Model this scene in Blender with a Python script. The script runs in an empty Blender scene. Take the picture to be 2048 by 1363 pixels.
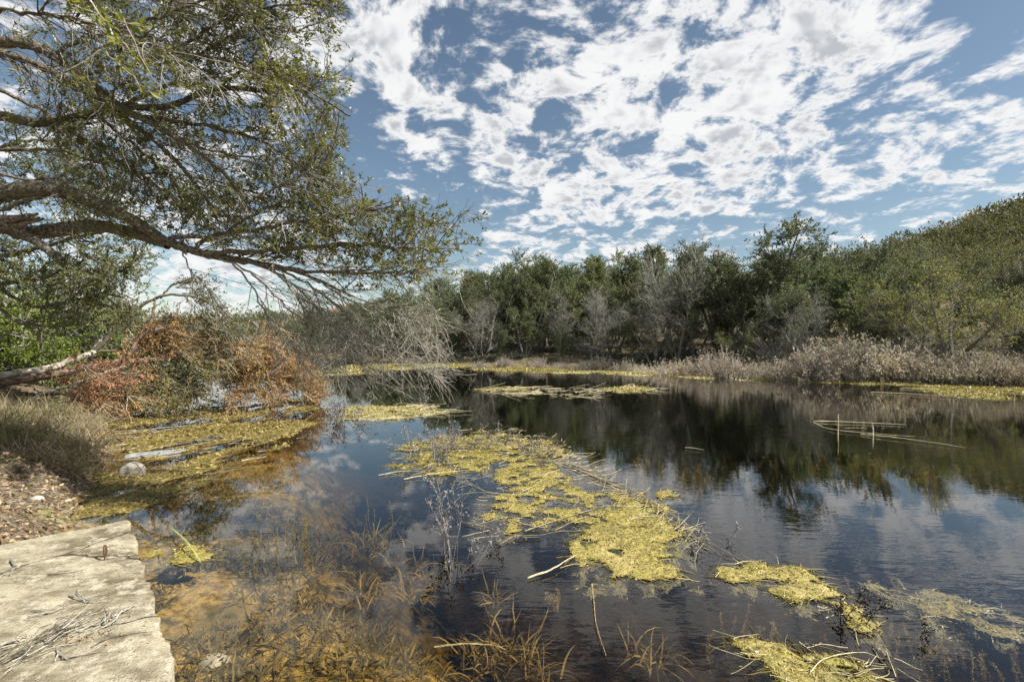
import bpy, math, random
import numpy as np
from mathutils import Vector

# ------------------------------------------------------------------ camera, sky, sun, exposure
R = math.radians
scene = bpy.context.scene
COL = scene.collection
F = 967.0            # focal length in photograph pixels (17 mm on full frame)
CAM_Z = 2.0          # camera above the water
SUN_AZ, SUN_EL = R(108), R(46)   # azimuth clockwise from the view direction
SUN_STRENGTH, SKY_STRENGTH, EXPOSURE = 5.0, 0.13, 0.9

cam_d = bpy.data.cameras.new('camera')
cam = bpy.data.objects.new('camera', cam_d)
COL.objects.link(cam)
cam.location = (0, 0, CAM_Z)
cam.rotation_euler = (R(90), 0, 0)
cam_d.sensor_width = 36
cam_d.lens = F / 2048 * 36
cam_d.clip_start, cam_d.clip_end = 0.05, 3000
scene.camera = cam
scene.view_settings.view_transform = 'Standard'
scene.view_settings.look = 'None'
scene.view_settings.gamma = 1
scene.view_settings.use_curve_mapping = False
scene.view_settings.exposure = EXPOSURE
scene.cycles.max_bounces = 8
scene.cycles.diffuse_bounces = 3
scene.cycles.glossy_bounces = 3
scene.cycles.transmission_bounces = 4
scene.cycles.transparent_max_bounces = 8
scene.cycles.use_denoising = True
scene.cycles.sample_clamp_indirect = 6

SUN = Vector((math.sin(SUN_AZ) * math.cos(SUN_EL), math.cos(SUN_AZ) * math.cos(SUN_EL), math.sin(SUN_EL)))
sd = bpy.data.lights.new('sun', 'SUN')
sd.energy, sd.angle, sd.color = SUN_STRENGTH, R(0.5), (1.0, 0.965, 0.90)
so = bpy.data.objects.new('sun', sd)
COL.objects.link(so)
so.location = (60, 40, 80)
so.rotation_euler = SUN.to_track_quat('Z', 'Y').to_euler()


class NT:
    """tiny node-tree helper: every call makes a node and returns its first output"""
    def __init__(s, tree):
        s.t = tree

    def n(s, kind, **kw):
        nd = s.t.nodes.new(kind)
        ins = kw.pop('ins', {})
        for k, v in kw.items():
            setattr(nd, k, v)
        for k, v in ins.items():
            s.put(nd.inputs[k], v)
        return nd

    def put(s, sock, v):
        if isinstance(v, bpy.types.NodeSocket):
            s.t.links.new(v, sock)
        else:
            sock.default_value = v

    def m(s, op, a, b=0.0, c=0.0, clamp=False):
        nd = s.t.nodes.new('ShaderNodeMath')
        nd.operation = op
        nd.use_clamp = clamp
        for i, v in enumerate((a, b, c)):
            s.put(nd.inputs[i], v)
        return nd.outputs[0]

    def vm(s, op, a, b=(0, 0, 0), scale=None):
        nd = s.t.nodes.new('ShaderNodeVectorMath')
        nd.operation = op
        s.put(nd.inputs[0], a)
        s.put(nd.inputs[1], b)
        if scale is not None:
            s.put(nd.inputs['Scale'], scale)
        return nd.outputs['Value'] if op in ('DOT_PRODUCT', 'LENGTH') else nd.outputs[0]

    def noise(s, vec, scale, detail=4, rough=0.55, dist=0.0, color=False, dim='3D'):
        nd = s.n('ShaderNodeTexNoise', noise_dimensions=dim, ins={'Scale': scale, 'Detail': detail, 'Roughness': rough, 'Distortion': dist})
        if vec is not None:
            s.put(nd.inputs['Vector'], vec)
        return nd.outputs['Color' if color else 0]

    def sm(s, x, a, b, lo=0.0, hi=1.0):
        nd = s.n('ShaderNodeMapRange', interpolation_type='SMOOTHSTEP')
        for k, v in (('Value', x), ('From Min', a), ('From Max', b), ('To Min', lo), ('To Max', hi)):
            s.put(nd.inputs[k], v)
        return nd.outputs[0]

    def mix(s, fac, a, b, mode='MIX'):
        nd = s.n('ShaderNodeMix', data_type='RGBA', blend_type=mode)
        s.put(nd.inputs[0], fac)
        for i, v in ((6, a), (7, b)):
            s.put(nd.inputs[i], (*v, 1.0) if isinstance(v, tuple) and len(v) == 3 else v)
        return nd.outputs[2]


world = bpy.data.worlds.new('World')
scene.world = world
world.use_nodes = True
world.cycles.sampling_method = 'MANUAL'
world.cycles.sample_map_resolution = 512
world.node_tree.nodes.clear()
W = NT(world.node_tree)
sky = W.n('ShaderNodeTexSky', sky_type='NISHITA', sun_disc=False)
sky.sun_elevation, sky.sun_rotation = SUN_EL, SUN_AZ
sky.altitude, sky.air_density, sky.dust_density, sky.ozone_density = 250, 1.0, 0.6, 1.6
d = W.n('ShaderNodeTexCoord').outputs['Generated']
sep = W.n('ShaderNodeSeparateXYZ', ins={0: d})
zz = W.m('MAXIMUM', sep.outputs[2], 0.0)
inv = W.m('DIVIDE', 1.0, W.m('ADD', zz, 0.24))
uv = W.vm('SCALE', d, scale=inv)          # direction projected on the flat cloud layer
uv = W.n('ShaderNodeMapping', ins={'Vector': uv, 'Scale': (1, 1, 0)}).outputs[0]
warp = W.noise(uv, 2.4, 2, 0.5, color=True, dim='2D')
uvw = W.vm('ADD', uv, W.vm('SCALE', W.vm('SUBTRACT', warp, (0.5, 0.5, 0.5)), scale=0.16))


def cloud_dir(px, py):
    v = Vector(((px - 1024) / F, 1, (681.5 - py) / F))
    return v.normalized()


# where this afternoon's cloud field is thick (+) and where it opens (-)
BLOBS = [(760, 110, .13, .55), (860, 250, .09, .5), (1180, 120, .15, .55), (1060, 300, .10, .45),
         (1380, 70, .16, .5), (1500, 220, .12, .45), (1680, 110, .17, .55), (1250, 390, .12, .6),
         (1470, 370, .10, .45), (1040, 525, .07, .55), (1640, 340, .07, .3), (1800, 350, .07, .3),
         (1990, 190, .07, .35), (1990, 360, .05, .35), (450, 560, .16, .6), (560, 60, .12, .5), (660, 480, .08, .3),
         (930, 60, .05, -.6), (915, 190, .05, -.6), (1120, 250, .05, -.55), (720, 370, .10, -.55), (800, 500, .09, -.45),
         (900, 430, .08, -.5), (1640, 270, .06, -.6), (1930, 40, .08, -.5), (1900, 280, .08, -.3), (1560, 440, .08, -.35),
         (1780, 430, .09, -.3), (1850, 330, .06, .25), (1950, 250, .05, .25), (1700, 400, .05, .2), (1420, 285, .05, -.35), (660, 260, .07, -.5), (700, 40, .03, -.3), (380, 250, .16, .2),
         (2000, 100, .06, -.3), (1750, 210, .05, -.2)]
cover = None
for bx_, by_, rad_, amp in BLOBS:
    k_ = 2.0 / rad_ ** 2
    g = W.m('EXPONENT', W.m('SUBTRACT', W.vm('DOT_PRODUCT', d, tuple(cloud_dir(bx_, by_) * k_)), k_ - math.log(abs(amp))))
    cover = g if cover is None else W.m('ADD' if amp > 0 else 'SUBTRACT', cover, g)
big = W.noise(uvw, 3.2, 2, 0.5, dim='2D')
fine = W.noise(uvw, 9.0, 8, 0.63, dim='2D')
dens = W.m('ADD', W.m('MULTIPLY', big, 0.45), W.m('MULTIPLY', fine, 1.75))
dens = W.m('ADD', dens, W.m('MULTIPLY', cover, 0.34))
mask = W.m('POWER', W.sm(dens, 1.05, 1.40), 1.25)
thick = W.m('MULTIPLY', W.sm(dens, 1.30, 1.65), W.sm(W.noise(uvw, 7.0, 3, 0.5, dim='2D'), 0.38, 0.62))
lowband = W.sm(sep.outputs[2], 0.0, 0.22, 1.0, 0.0)
ccol = W.mix(thick, (3.95, 3.95, 3.95), (2.2, 2.3, 2.45))
skyc = W.mix(1.0, sky.outputs[0], (0.53, 0.51, 0.45), 'MULTIPLY')
out = W.mix(W.m('MULTIPLY', mask, 0.97), skyc, ccol)
bg = W.n('ShaderNodeBackground', ins={'Color': out, 'Strength': SKY_STRENGTH})
wo = W.n('ShaderNodeOutputWorld')
W.t.links.new(bg.outputs[0], wo.inputs[0])

# ------------------------------------------------------------------ placing helpers
rng = np.random.default_rng(7)


def P(px, py, dist):
    """a point seen at a photograph pixel, at a given distance in front of the lens"""
    return np.array(((px - 1024) / F * dist, dist, CAM_Z - (py - 681.5) / F * dist))


def G(px, py, z=0.0):
    """the point of the horizontal plane z seen at a photograph pixel"""
    return P(px, py, (CAM_Z - z) * F / (py - 681.5))


def hash2(i, j, seed):
    h = (i * 374761393 + j * 668265263 + seed * 974711) & 0xffffffff
    h = ((h ^ (h >> 13)) * 1274126177) & 0xffffffff
    return ((h ^ (h >> 16)) & 0xffff) / 65535.0


def vnoise(x, y, seed=0):
    x, y = np.asarray(x, float), np.asarray(y, float)
    i, j = np.floor(x).astype(np.int64), np.floor(y).astype(np.int64)
    u, v = x - i, y - j
    u, v = u * u * (3 - 2 * u), v * v * (3 - 2 * v)
    a, b = hash2(i, j, seed), hash2(i + 1, j, seed)
    c, e = hash2(i, j + 1, seed), hash2(i + 1, j + 1, seed)
    return a * (1 - u) * (1 - v) + b * u * (1 - v) + c * (1 - u) * v + e * u * v


def fbm(x, y, seed=0, octv=4):
    s, a, t = 0, 0.5, 0
    for o in range(octv):
        s = s + a * vnoise(x * 2 ** o, y * 2 ** o, seed + o)
        t += a
        a *= 0.5
    return s / t


def sstep(x, a, b):
    t = np.clip((x - a) / (b - a), 0, 1)
    return t * t * (3 - 2 * t)


def poly_sd(x, y, poly):
    """signed distance to a polygon, positive inside"""
    x, y = np.asarray(x, float), np.asarray(y, float)
    pts = np.asarray(poly, float)
    dmin = np.full(x.shape, 1e9)
    inside = np.zeros(x.shape, bool)
    for a, b in zip(pts, np.roll(pts, -1, 0)):
        ex, ey = b - a
        t = np.clip(((x - a[0]) * ex + (y - a[1]) * ey) / (ex * ex + ey * ey + 1e-12), 0, 1)
        dmin = np.minimum(dmin, np.hypot(x - a[0] - t * ex, y - a[1] - t * ey))
        cond = (a[1] > y) != (b[1] > y)
        xi = a[0] + (y - a[1]) / (ey if abs(ey) > 1e-9 else 1e-9) * ex
        inside ^= cond & (x < xi)
    return np.where(inside, dmin, -dmin)


# ------------------------------------------------------------------ mesh helpers
class MB:
    def __init__(s):
        s.v, s.f, s.off = [], [], 0

    def add(s, v, f):
        v = np.asarray(v, float).reshape(-1, 3)
        s.v.append(v)
        s.f.append(np.asarray(f, np.int64) + s.off)
        s.off += len(v)
        return s

    def mesh(s, name, smooth=False):
        me = bpy.data.meshes.new(name)
        v = np.concatenate(s.v)
        nv = len(v)
        loops = np.concatenate([f.ravel() for f in s.f])
        sizes = np.concatenate([np.full(len(f), f.shape[1]) for f in s.f])
        me.vertices.add(nv)
        me.vertices.foreach_set('co', v.astype(np.float32).ravel())
        me.loops.add(len(loops))
        me.loops.foreach_set('vertex_index', loops.astype(np.int32))
        me.polygons.add(len(sizes))
        me.polygons.foreach_set('loop_start', np.concatenate([[0], np.cumsum(sizes)[:-1]]).astype(np.int32))
        me.polygons.foreach_set('use_smooth', np.full(len(sizes), bool(smooth)))
        me.update(calc_edges=True)
        return me

    def build(s, name, mat, parent=None, smooth=False):
        return obj(name, s.mesh(name, smooth), mat, parent)


def obj(name, me, mat, parent=None):
    if mat is not None and not me.materials:
        me.materials.append(mat)
    o = bpy.data.objects.new(name, me)
    COL.objects.link(o)
    if parent is not None:
        o.parent = parent
    return o


def tag(o, label=None, cat=None, group=None, kind=None):
    for k, v in (('label', label), ('category', cat), ('group', group), ('kind', kind)):
        if v:
            o[k] = v
    return o


def empty(name, loc=(0, 0, 0), rz=0.0, sc=1.0):
    o = bpy.data.objects.new(name, None)
    COL.objects.link(o)
    o.empty_display_size = 0.1
    o.location = tuple(loc)
    o.rotation_euler = (0, 0, rz)
    o.scale = (sc, sc, sc) if not hasattr(sc, '__len__') else sc
    return o


def copy_tree(src, loc, rz, sc):
    r = src.copy()
    COL.objects.link(r)
    r.location, r.rotation_euler = tuple(loc), (0, 0, rz)
    r.scale = (sc, sc, sc) if not hasattr(sc, '__len__') else sc
    for ch in list(src.children):
        c = ch.copy()
        COL.objects.link(c)
        c.parent = r
    return r


def norm(a):
    return a / np.maximum(np.linalg.norm(a, axis=-1, keepdims=True), 1e-9)


def tubes(mb, paths, rad, sides=5):
    """paths (N,K,3), rad (N,K)"""
    paths, rad = np.asarray(paths, float), np.asarray(rad, float)
    N, K, _ = paths.shape
    tan = norm(np.gradient(paths, axis=1))
    ref = np.zeros_like(tan)
    main = norm(paths[:, -1] - paths[:, 0])
    flat = np.abs(main[:, 2]) > 0.8
    ref[flat, :, 0] = 1
    ref[~flat, :, 2] = 1
    u = norm(np.cross(tan, ref))
    w = np.cross(tan, u)
    ang = np.arange(sides) / sides * 2 * np.pi
    ring = paths[:, :, None] + rad[:, :, None, None] * (np.cos(ang)[None, None, :, None] * u[:, :, None] + np.sin(ang)[None, None, :, None] * w[:, :, None])
    idx = np.arange(N * K * sides).reshape(N, K, sides)
    nx = np.roll(idx, -1, 2)
    q = np.stack([idx[:, :-1], nx[:, :-1], nx[:, 1:], idx[:, 1:]], -1).reshape(-1, 4)
    return mb.add(ring, q)


def grow(st, di, ln, K, noise, grav, rs, keep=0.0):
    N = len(st)
    st, di = np.asarray(st, float), norm(np.asarray(di, float))
    pts = [st]
    step = (np.asarray(ln, float) / K)[:, None]
    g = np.zeros((N, 3))
    g[:, 2] = grav
    for k in range(K):
        di = norm(di + rs.normal(0, noise, (N, 3)) + g / K)
        pts.append(pts[-1] + di * step)
    return np.stack(pts, 1)


def taper(r0, K, tip=0.3, pw=1.0):
    t = np.linspace(0, 1, K)[None] ** pw
    return np.asarray(r0)[:, None] * (1 - t * (1 - tip))


def spawn(paths, n, t0, t1, ang, dang, rs, flat=1.0, bias=None):
    """n children on the paths: positions, directions, parent, parameter"""
    N, K, _ = paths.shape
    seg = np.linalg.norm(np.diff(paths, axis=1), axis=2).sum(1)
    pi = rs.choice(N, n, p=seg / seg.sum())
    t = rs.uniform(t0, t1, n) * (K - 1)
    i = np.minimum(t.astype(int), K - 2)
    fr = (t - i)[:, None]
    a, b = paths[pi, i], paths[pi, i + 1]
    pos = a * (1 - fr) + b * fr
    tan = norm(b - a)
    perp = rs.normal(0, 1, (n, 3))
    perp[:, 2] *= flat
    if bias is not None:
        perp = norm(perp) + np.asarray(bias)
    perp = norm(perp - (perp * tan).sum(1, keepdims=True) * tan)
    an = rs.normal(ang, dang, n)[:, None]
    return pos, norm(tan * np.cos(an) + perp * np.sin(an)), pi, t / (K - 1)


def leaves(mb, pos, di, L, Wd, rs, fold=0.25, up=0.0):
    n = len(pos)
    di = norm(di)
    side = rs.normal(0, 1, (n, 3))
    if up:
        side = side - up * np.array([0, 0, 1.0]) * side[:, 2:3]
    side = norm(np.cross(di, np.cross(side, di)))
    nor = np.cross(di, side)
    L = np.broadcast_to(np.asarray(L, float), n)[:, None]
    Wd = np.broadcast_to(np.asarray(Wd, float), n)[:, None]
    mid = pos + di * L * 0.55
    v = np.stack([pos, mid + side * Wd * .5 + nor * Wd * fold, pos + di * L, mid - side * Wd * .5 + nor * Wd * fold], 1)
    return mb.add(v, np.arange(n * 4).reshape(n, 4))


def spline(pts, n, jit=0.0, rs=None):
    p = np.asarray(pts, float)
    if len(p) == 2:
        q = p[0] + (p[1] - p[0]) * np.linspace(0, 1, n)[:, None]
    else:
        pp = np.vstack([2 * p[0] - p[1], p, 2 * p[-1] - p[-2]])
        t = np.linspace(0, len(p) - 1 - 1e-6, n)
        i = t.astype(int)
        u = (t - i)[:, None]
        a, b, c, e = pp[i], pp[i + 1], pp[i + 2], pp[i + 3]
        q = 0.5 * (2 * b + (c - a) * u + (2 * a - 5 * b + 4 * c - e) * u ** 2 + (3 * b - a - 3 * c + e) * u ** 3)
    if jit:
        q[1:-1] += rs.normal(0, jit, (n - 2, 3))
    return q


def trace(pp, n=16, jit=0.0, rs=None):
    """a traced limb: (px, py, distance) triples -> world polyline"""
    return spline([P(*q) for q in pp], n, jit, rs)


# ------------------------------------------------------------------ materials
def new_mat(name):
    m = bpy.data.materials.new(name)
    m.use_nodes = True
    m.node_tree.nodes.clear()
    T = NT(m.node_tree)
    return m, T


def finish(T, surf, vol=None):
    o = T.n('ShaderNodeOutputMaterial')
    if surf is not None:
        T.t.links.new(surf, o.inputs['Surface'])
    if vol is not None:
        T.t.links.new(vol, o.inputs['Volume'])


def leaf_mat(name, c1, c2, trans=0.3, rough=0.5, spec=0.35, clump=0.9, c3=None, objvar=0.0):
    m, T = new_mat(name)
    geo = T.n('ShaderNodeNewGeometry')
    rnd = geo.outputs['Random Per Island']
    pos = T.n('ShaderNodeTexCoord').outputs['Object']
    col = T.mix(rnd, c1, c2)
    nz = T.noise(pos, clump, 2)
    if c3:
        col = T.mix(T.sm(nz, 0.48, 0.62), col, c3)
    val = T.m('MULTIPLY_ADD', nz, 0.8, 0.6)
    if objvar:
        oi = T.n('ShaderNodeObjectInfo').outputs['Random']
        val = T.m('MULTIPLY', val, T.m('MULTIPLY_ADD', oi, objvar, 1 - objvar / 2))
    hs = T.n('ShaderNodeHueSaturation', ins={'Color': col, 'Value': val})
    if objvar:
        T.put(hs.inputs['Hue'], T.m('MULTIPLY_ADD', T.m('FRACT', T.m('MULTIPLY', oi, 7.31)), 0.05, 0.475))
    b = T.n('ShaderNodeBsdfPrincipled', ins={'Base Color': hs.outputs[0], 'Roughness': rough, 'Specular IOR Level': spec})
    if trans:
        tr = T.n('ShaderNodeBsdfTranslucent', ins={'Color': T.mix(1.0, hs.outputs[0], (1.25, 1.2, 0.7), 'MULTIPLY')})
        ms = T.n('ShaderNodeMixShader', ins={0: trans, 1: b.outputs[0], 2: tr.outputs[0]})
        finish(T, ms.outputs[0])
    else:
        finish(T, b.outputs[0])
    return m


def bark_mat(name, c1, c2, scale=20, bump=0.6, rough=0.85, stretch=(1, 1, 1), island=0.35, moss=None):
    m, T = new_mat(name)
    pos = T.n('ShaderNodeMapping', ins={'Vector': T.n('ShaderNodeTexCoord').outputs['Object'], 'Scale': stretch}).outputs[0]
    nz = T.noise(pos, scale, 5, 0.65, 0.4)
    col = T.mix(T.sm(nz, 0.35, 0.68), c1, c2)
    if moss:
        col = T.mix(T.m('MULTIPLY', T.sm(T.noise(pos, scale * 0.22, 3), 0.5, 0.62), 0.7), col, moss)
    rnd = T.n('ShaderNodeNewGeometry').outputs['Random Per Island']
    hs = T.n('ShaderNodeHueSaturation', ins={'Color': col, 'Value': T.m('MULTIPLY_ADD', rnd, island * 2, 1 - island)})
    b = T.n('ShaderNodeBsdfPrincipled', ins={'Base Color': hs.outputs[0], 'Roughness': rough, 'Specular IOR Level': 0.2})
    if bump:
        bp = T.n('ShaderNodeBump', ins={'Strength': bump, 'Distance': 0.02, 'Height': nz})
        T.put(b.inputs['Normal'], bp.outputs[0])
    finish(T, b.outputs[0])
    return m


M = {}
M['oak_leaf'] = leaf_mat('oak_leaf', (0.08, 0.094, 0.034), (0.21, 0.22, 0.085), 0.45, 0.36, 0.5, 1.2, (0.21, 0.21, 0.065))
M['oak_leaf_near'] = leaf_mat('oak_leaf_near', (0.12, 0.15, 0.03), (0.24, 0.24, 0.05), 0.45, 0.4, 0.4, 3)
M['oak_leaf_back'] = leaf_mat('oak_leaf_back', (0.085, 0.10, 0.035), (0.21, 0.22, 0.08), 0.3, 0.45, 0.4, 0.8)
M['juniper_bright'] = leaf_mat('juniper_bright', (0.09, 0.135, 0.022), (0.26, 0.32, 0.055), 0.25, 0.6, 0.2, 1.5)
M['juniper_far'] = leaf_mat('juniper_far', (0.072, 0.092, 0.045), (0.19, 0.215, 0.11), 0.35, 0.6, 0.2, 0.5, None, 0.7)
M['oak_far'] = leaf_mat('oak_far', (0.062, 0.075, 0.042), (0.165, 0.18, 0.098), 0.32, 0.5, 0.35, 0.5, None, 0.5)
M['lime_leaf'] = leaf_mat('lime_leaf', (0.22, 0.235, 0.05), (0.48, 0.47, 0.13), 0.4, 0.5, 0.2, 0.7)
M['olive_leaf'] = leaf_mat('olive_leaf', (0.07, 0.085, 0.03), (0.20, 0.21, 0.08), 0.3, 0.45, 0.4, 0.7)
M['brown_needle'] = leaf_mat('brown_needle', (0.24, 0.125, 0.05), (0.56, 0.36, 0.165), 0.3, 0.7, 0.15, 1.1, (0.40, 0.28, 0.12))
M['rust_needle'] = leaf_mat('rust_needle', (0.25, 0.12, 0.06), (0.54, 0.30, 0.16), 0.25, 0.7, 0.15, 1.4)
M['olive_needle'] = leaf_mat('olive_needle', (0.10, 0.092, 0.035), (0.27, 0.225, 0.085), 0.25, 0.7, 0.15, 1.3)
M['dry_tuft'] = leaf_mat('dry_tuft', (0.34, 0.28, 0.225), (0.66, 0.59, 0.51), 0.3, 0.8, 0.1, 0.9, None, 0.5)
M['oak_bark'] = bark_mat('oak_bark', (0.05, 0.040, 0.030), (0.28, 0.235, 0.18), 34, 1.0, stretch=(1, 1, 1.0), island=0.1, moss=(0.13, 0.12, 0.06))
M['twig_grey'] = bark_mat('twig_grey', (0.18, 0.165, 0.13), (0.42, 0.39, 0.32), 30, 0.2)
M['twig_dark'] = bark_mat('twig_dark', (0.055, 0.046, 0.034), (0.19, 0.165, 0.125), 30, 0.2, moss=(0.15, 0.14, 0.08))
M['far_bark'] = bark_mat('far_bark', (0.10, 0.088, 0.072), (0.34, 0.31, 0.265), 6, 0.3)
M['far_twig'] = bark_mat('far_twig', (0.12, 0.115, 0.09), (0.36, 0.345, 0.29), 4, 0.0, island=0.45)
M['juniper_bark'] = bark_mat('juniper_bark', (0.075, 0.045, 0.032), (0.24, 0.165, 0.115), 16, 0.8, stretch=(.25, 1, 1), island=0.15)
M['juniper_pale'] = bark_mat('juniper_pale', (0.20, 0.165, 0.12), (0.50, 0.44, 0.35), 16, 0.7, stretch=(.15, 1, 1), island=0.1)
M['dry_stem'] = bark_mat('dry_stem', (0.20, 0.18, 0.145), (0.45, 0.41, 0.345), 6, 0.0, island=0.45)
M['straw_wet'] = bark_mat('straw_wet', (0.16, 0.115, 0.05), (0.40, 0.31, 0.16), 18, 0.15, island=0.3)
M['hill_leaf'] = leaf_mat('hill_leaf', (0.055, 0.06, 0.03), (0.17, 0.175, 0.085), 0.3, 0.6, 0.2, 0.10, (0.17, 0.16, 0.115))
M['straw'] = bark_mat('straw', (0.36, 0.30, 0.17), (0.66, 0.57, 0.36), 18, 0.15, island=0.3)
M['dead_weed'] = bark_mat('dead_weed', (0.10, 0.088, 0.078), (0.31, 0.285, 0.26), 25, 0.1, island=0.4)
M['black_weed'] = bark_mat('black_weed', (0.012, 0.010, 0.009), (0.05, 0.042, 0.035), 25, 0.1, island=0.4)

# ------------------------------------------------------------------ terrain
POND = [(-4.35, 3.75), (-1.75, 1.75), (0.6, -0.9), (3.0, -3.6), (9, -6), (22, -4), (33, 6), (27, 16), (21.9, 20.7), (18.6, 23.2),
        (15.2, 25.6), (11.3, 29), (6.2, 34), (-0.9, 37.6), (-5.3, 41.6), (-11, 48), (-19, 58), (-26, 63), (-40, 72), (-60, 88),
        (-80, 92), (-80, 84), (-60, 72), (-42, 54), (-27, 37), (-18.5, 26), (-13.5, 18.5), (-11.2, 14.0), (-9.2, 10.8), (-7.0, 8.2),
        (-5.9, 6.7), (-5.2, 5.6), (-4.55, 4.9), (-4.1, 4.35)]
SLAB_A = np.array([-3.45, 4.37])
E1 = np.array([0.671, -0.741])
E2 = np.array([-0.741, -0.671])
SLAB_Z = 0.40


def H(x, y):
    x, y = np.asarray(x, float), np.asarray(y, float)
    wob = (fbm(x * 0.9, y * 0.9, 3, 3) - 0.5) * 0.55 * np.clip(np.hypot(x, y) / 8, 0.3, 3)
    s = poly_sd(x, y, POND) + wob
    cove = sstep(-x, 1.2, 4.6) * sstep(-y, -17, -9)
    dep = 0.40 * (1 - np.exp(-np.maximum(s, 0) / 0.55)) * (1 - 0.5 * cove) + (1.9 - 1.45 * cove) * sstep(s, 1.7, 4.8)
    so_ = np.maximum(-s, 0)
    left = sstep(-x, 3.0, 6.0) * sstep(-y, -40, -20)
    rise = 0.22 * (1 - np.exp(-so_ / 0.7)) + 0.9 * sstep(so_, 0.4, 5.0) * (0.55 + 0.45 * left) + 0.05 * np.minimum(so_, 40)
    hill = 36 * np.exp(-((x - 165) / 78) ** 2 - ((y - 120) / 72) ** 2) + 6 * np.exp(-((x + 62) / 70) ** 2 - ((y - 190) / 60) ** 2) \
        + 7 * np.exp(-((x - 20) / 60) ** 2 - ((y - 110) / 45) ** 2) + 6 * np.exp(-((x + 60) / 30) ** 2 - ((y - 40) / 30) ** 2)
    rise = rise + hill * sstep(so_, 2, 30)
    rise = rise + left * .30 * (1 - np.exp(-so_ / .35))
    rise = rise + left * .34 * np.clip(so_ / .8, 0, 1) * (fbm(x * 1.1, y * 1.1, 19, 3) - .5) * 2
    bumpy = (fbm(x * 2.3, y * 2.3, 11, 4) - 0.5) * 0.14 + (fbm(x * 9, y * 9, 15, 2) - 0.5) * 0.03
    return np.where(s > 0, -dep, rise) + bumpy * np.where(s > 0, np.clip(s / 0.6, 0.15, 0.8), np.clip(so_ / 0.5, 0.15, 1.3))


gm, T = new_mat('pond_ground')
geo = T.n('ShaderNodeNewGeometry')
pz = T.n('ShaderNodeSeparateXYZ', ins={0: geo.outputs['Position']}).outputs[2]
pos = geo.outputs['Position']
n1, n2, n3 = T.noise(pos, 1.3, 5), T.noise(pos, 14, 5, 0.65), T.noise(pos, 60, 3, 0.6)
dry = T.mix(T.sm(n2, 0.35, 0.65), (0.055, 0.043, 0.028), (0.21, 0.16, 0.105))
dry = T.mix(T.sm(n1, 0.5, 0.66), dry, T.mix(T.sm(n2, 0.4, 0.62), (0.10, 0.105, 0.035), (0.27, 0.25, 0.11)))
bed = T.mix(T.sm(n2, 0.35, 0.66), (0.15, 0.09, 0.02), (0.48, 0.315, 0.085))
bed = T.mix(T.sm(n1, 0.45, 0.65), bed, T.mix(n3, (0.08, 0.06, 0.02), (0.26, 0.19, 0.06)))
bed = T.mix(T.m('MULTIPLY', T.sm(T.noise(pos, 4.0, 5, .65), 0.50, 0.62), 0.85), bed, (0.05, 0.044, 0.014))
col = T.mix(T.sm(T.m('ADD', pz, T.m('MULTIPLY', n2, 0.08)), 0.0, 0.10), bed, dry)
bp = T.n('ShaderNodeBump', ins={'Strength': 0.7, 'Distance': 0.04, 'Height': T.m('ADD', n2, T.m('MULTIPLY', n3, 0.5))})
b = T.n('ShaderNodeBsdfPrincipled', ins={'Base Color': col, 'Roughness': 0.95, 'Specular IOR Level': 0.1, 'Normal': bp.outputs[0]})
finish(T, b.outputs[0])
M['ground'] = gm

nx, ny = 330, 330
gx = -3.0 + 1.1 * np.sinh(np.linspace(-6.5, 6.5, nx))
gy = 4.5 + 1.1 * np.sinh(np.linspace(-4.6, 6.9, ny))
X, Y = np.meshgrid(gx, gy)
Z = H(X, Y)
idx = np.arange(nx * ny).reshape(ny, nx)
q = np.stack([idx[:-1, :-1], idx[:-1, 1:], idx[1:, 1:], idx[1:, :-1]], -1).reshape(-1, 4)
ground = MB().add(np.stack([X, Y, Z], -1), q).build('ground', M['ground'], None, True)
tag(ground, 'brown earth banks and bed of the pond', 'ground', kind='structure')

# water: one closed body, clear surface over amber water
wm, T = new_mat('pond_water')
geo = T.n('ShaderNodeNewGeometry')
pos = geo.outputs['Position']
stretch = T.n('ShaderNodeMapping', ins={'Vector': pos, 'Rotation': (0, 0, R(12)), 'Scale': (1.0, 2.6, 1)}).outputs[0]
rip = T.m('ADD', T.m('MULTIPLY', T.noise(stretch, 5.5, 2, 0.5), 0.8), T.m('MULTIPLY', T.noise(stretch, 1.6, 2, 0.5), 1.0))
calm = T.sm(T.noise(pos, 0.22, 2), 0.38, 0.62, 0.25, 1.0)
sx = T.n('ShaderNodeSeparateXYZ', ins={0: pos})
open_w = T.sm(sx.outputs[0], -2.5, 2.0, 0.2, 1.0)
bp = T.n('ShaderNodeBump', ins={'Strength': T.m('MULTIPLY', T.m('MULTIPLY', calm, open_w), 0.038), 'Distance': 0.06, 'Height': rip})
fr = T.n('ShaderNodeLayerWeight', ins={'Blend': 0.5, 'Normal': bp.outputs[0]})
face = T.m('MULTIPLY_ADD', T.m('POWER', fr.outputs['Facing'], 3.8), .985, .008)
fac = T.m('MULTIPLY', face, T.m('SUBTRACT', 1.0, geo.outputs['Backfacing']), clamp=True)
gl = T.n('ShaderNodeBsdfGlossy', ins={'Color': (1, 1, 1, 1), 'Roughness': 0.015, 'Normal': bp.outputs[0]})
tr = T.n('ShaderNodeBsdfTransparent', ins={'Color': (0.98, 0.98, 0.96, 1)})
ms = T.n('ShaderNodeMixShader', ins={0: fac, 1: tr.outputs[0], 2: gl.outputs[0]})
va = T.n('ShaderNodeVolumeAbsorption', ins={'Color': (0.42, 0.36, 0.10, 1), 'Density': 0.75})
finish(T, ms.outputs[0], va.outputs[0])
M['water'] = wm
x0, x1, y0, y1, zb = -140, 60, -30, 130, -4.0
wv = [(x0, y0, 0), (x1, y0, 0), (x1, y1, 0), (x0, y1, 0), (x0, y0, zb), (x1, y0, zb), (x1, y1, zb), (x0, y1, zb)]
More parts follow.
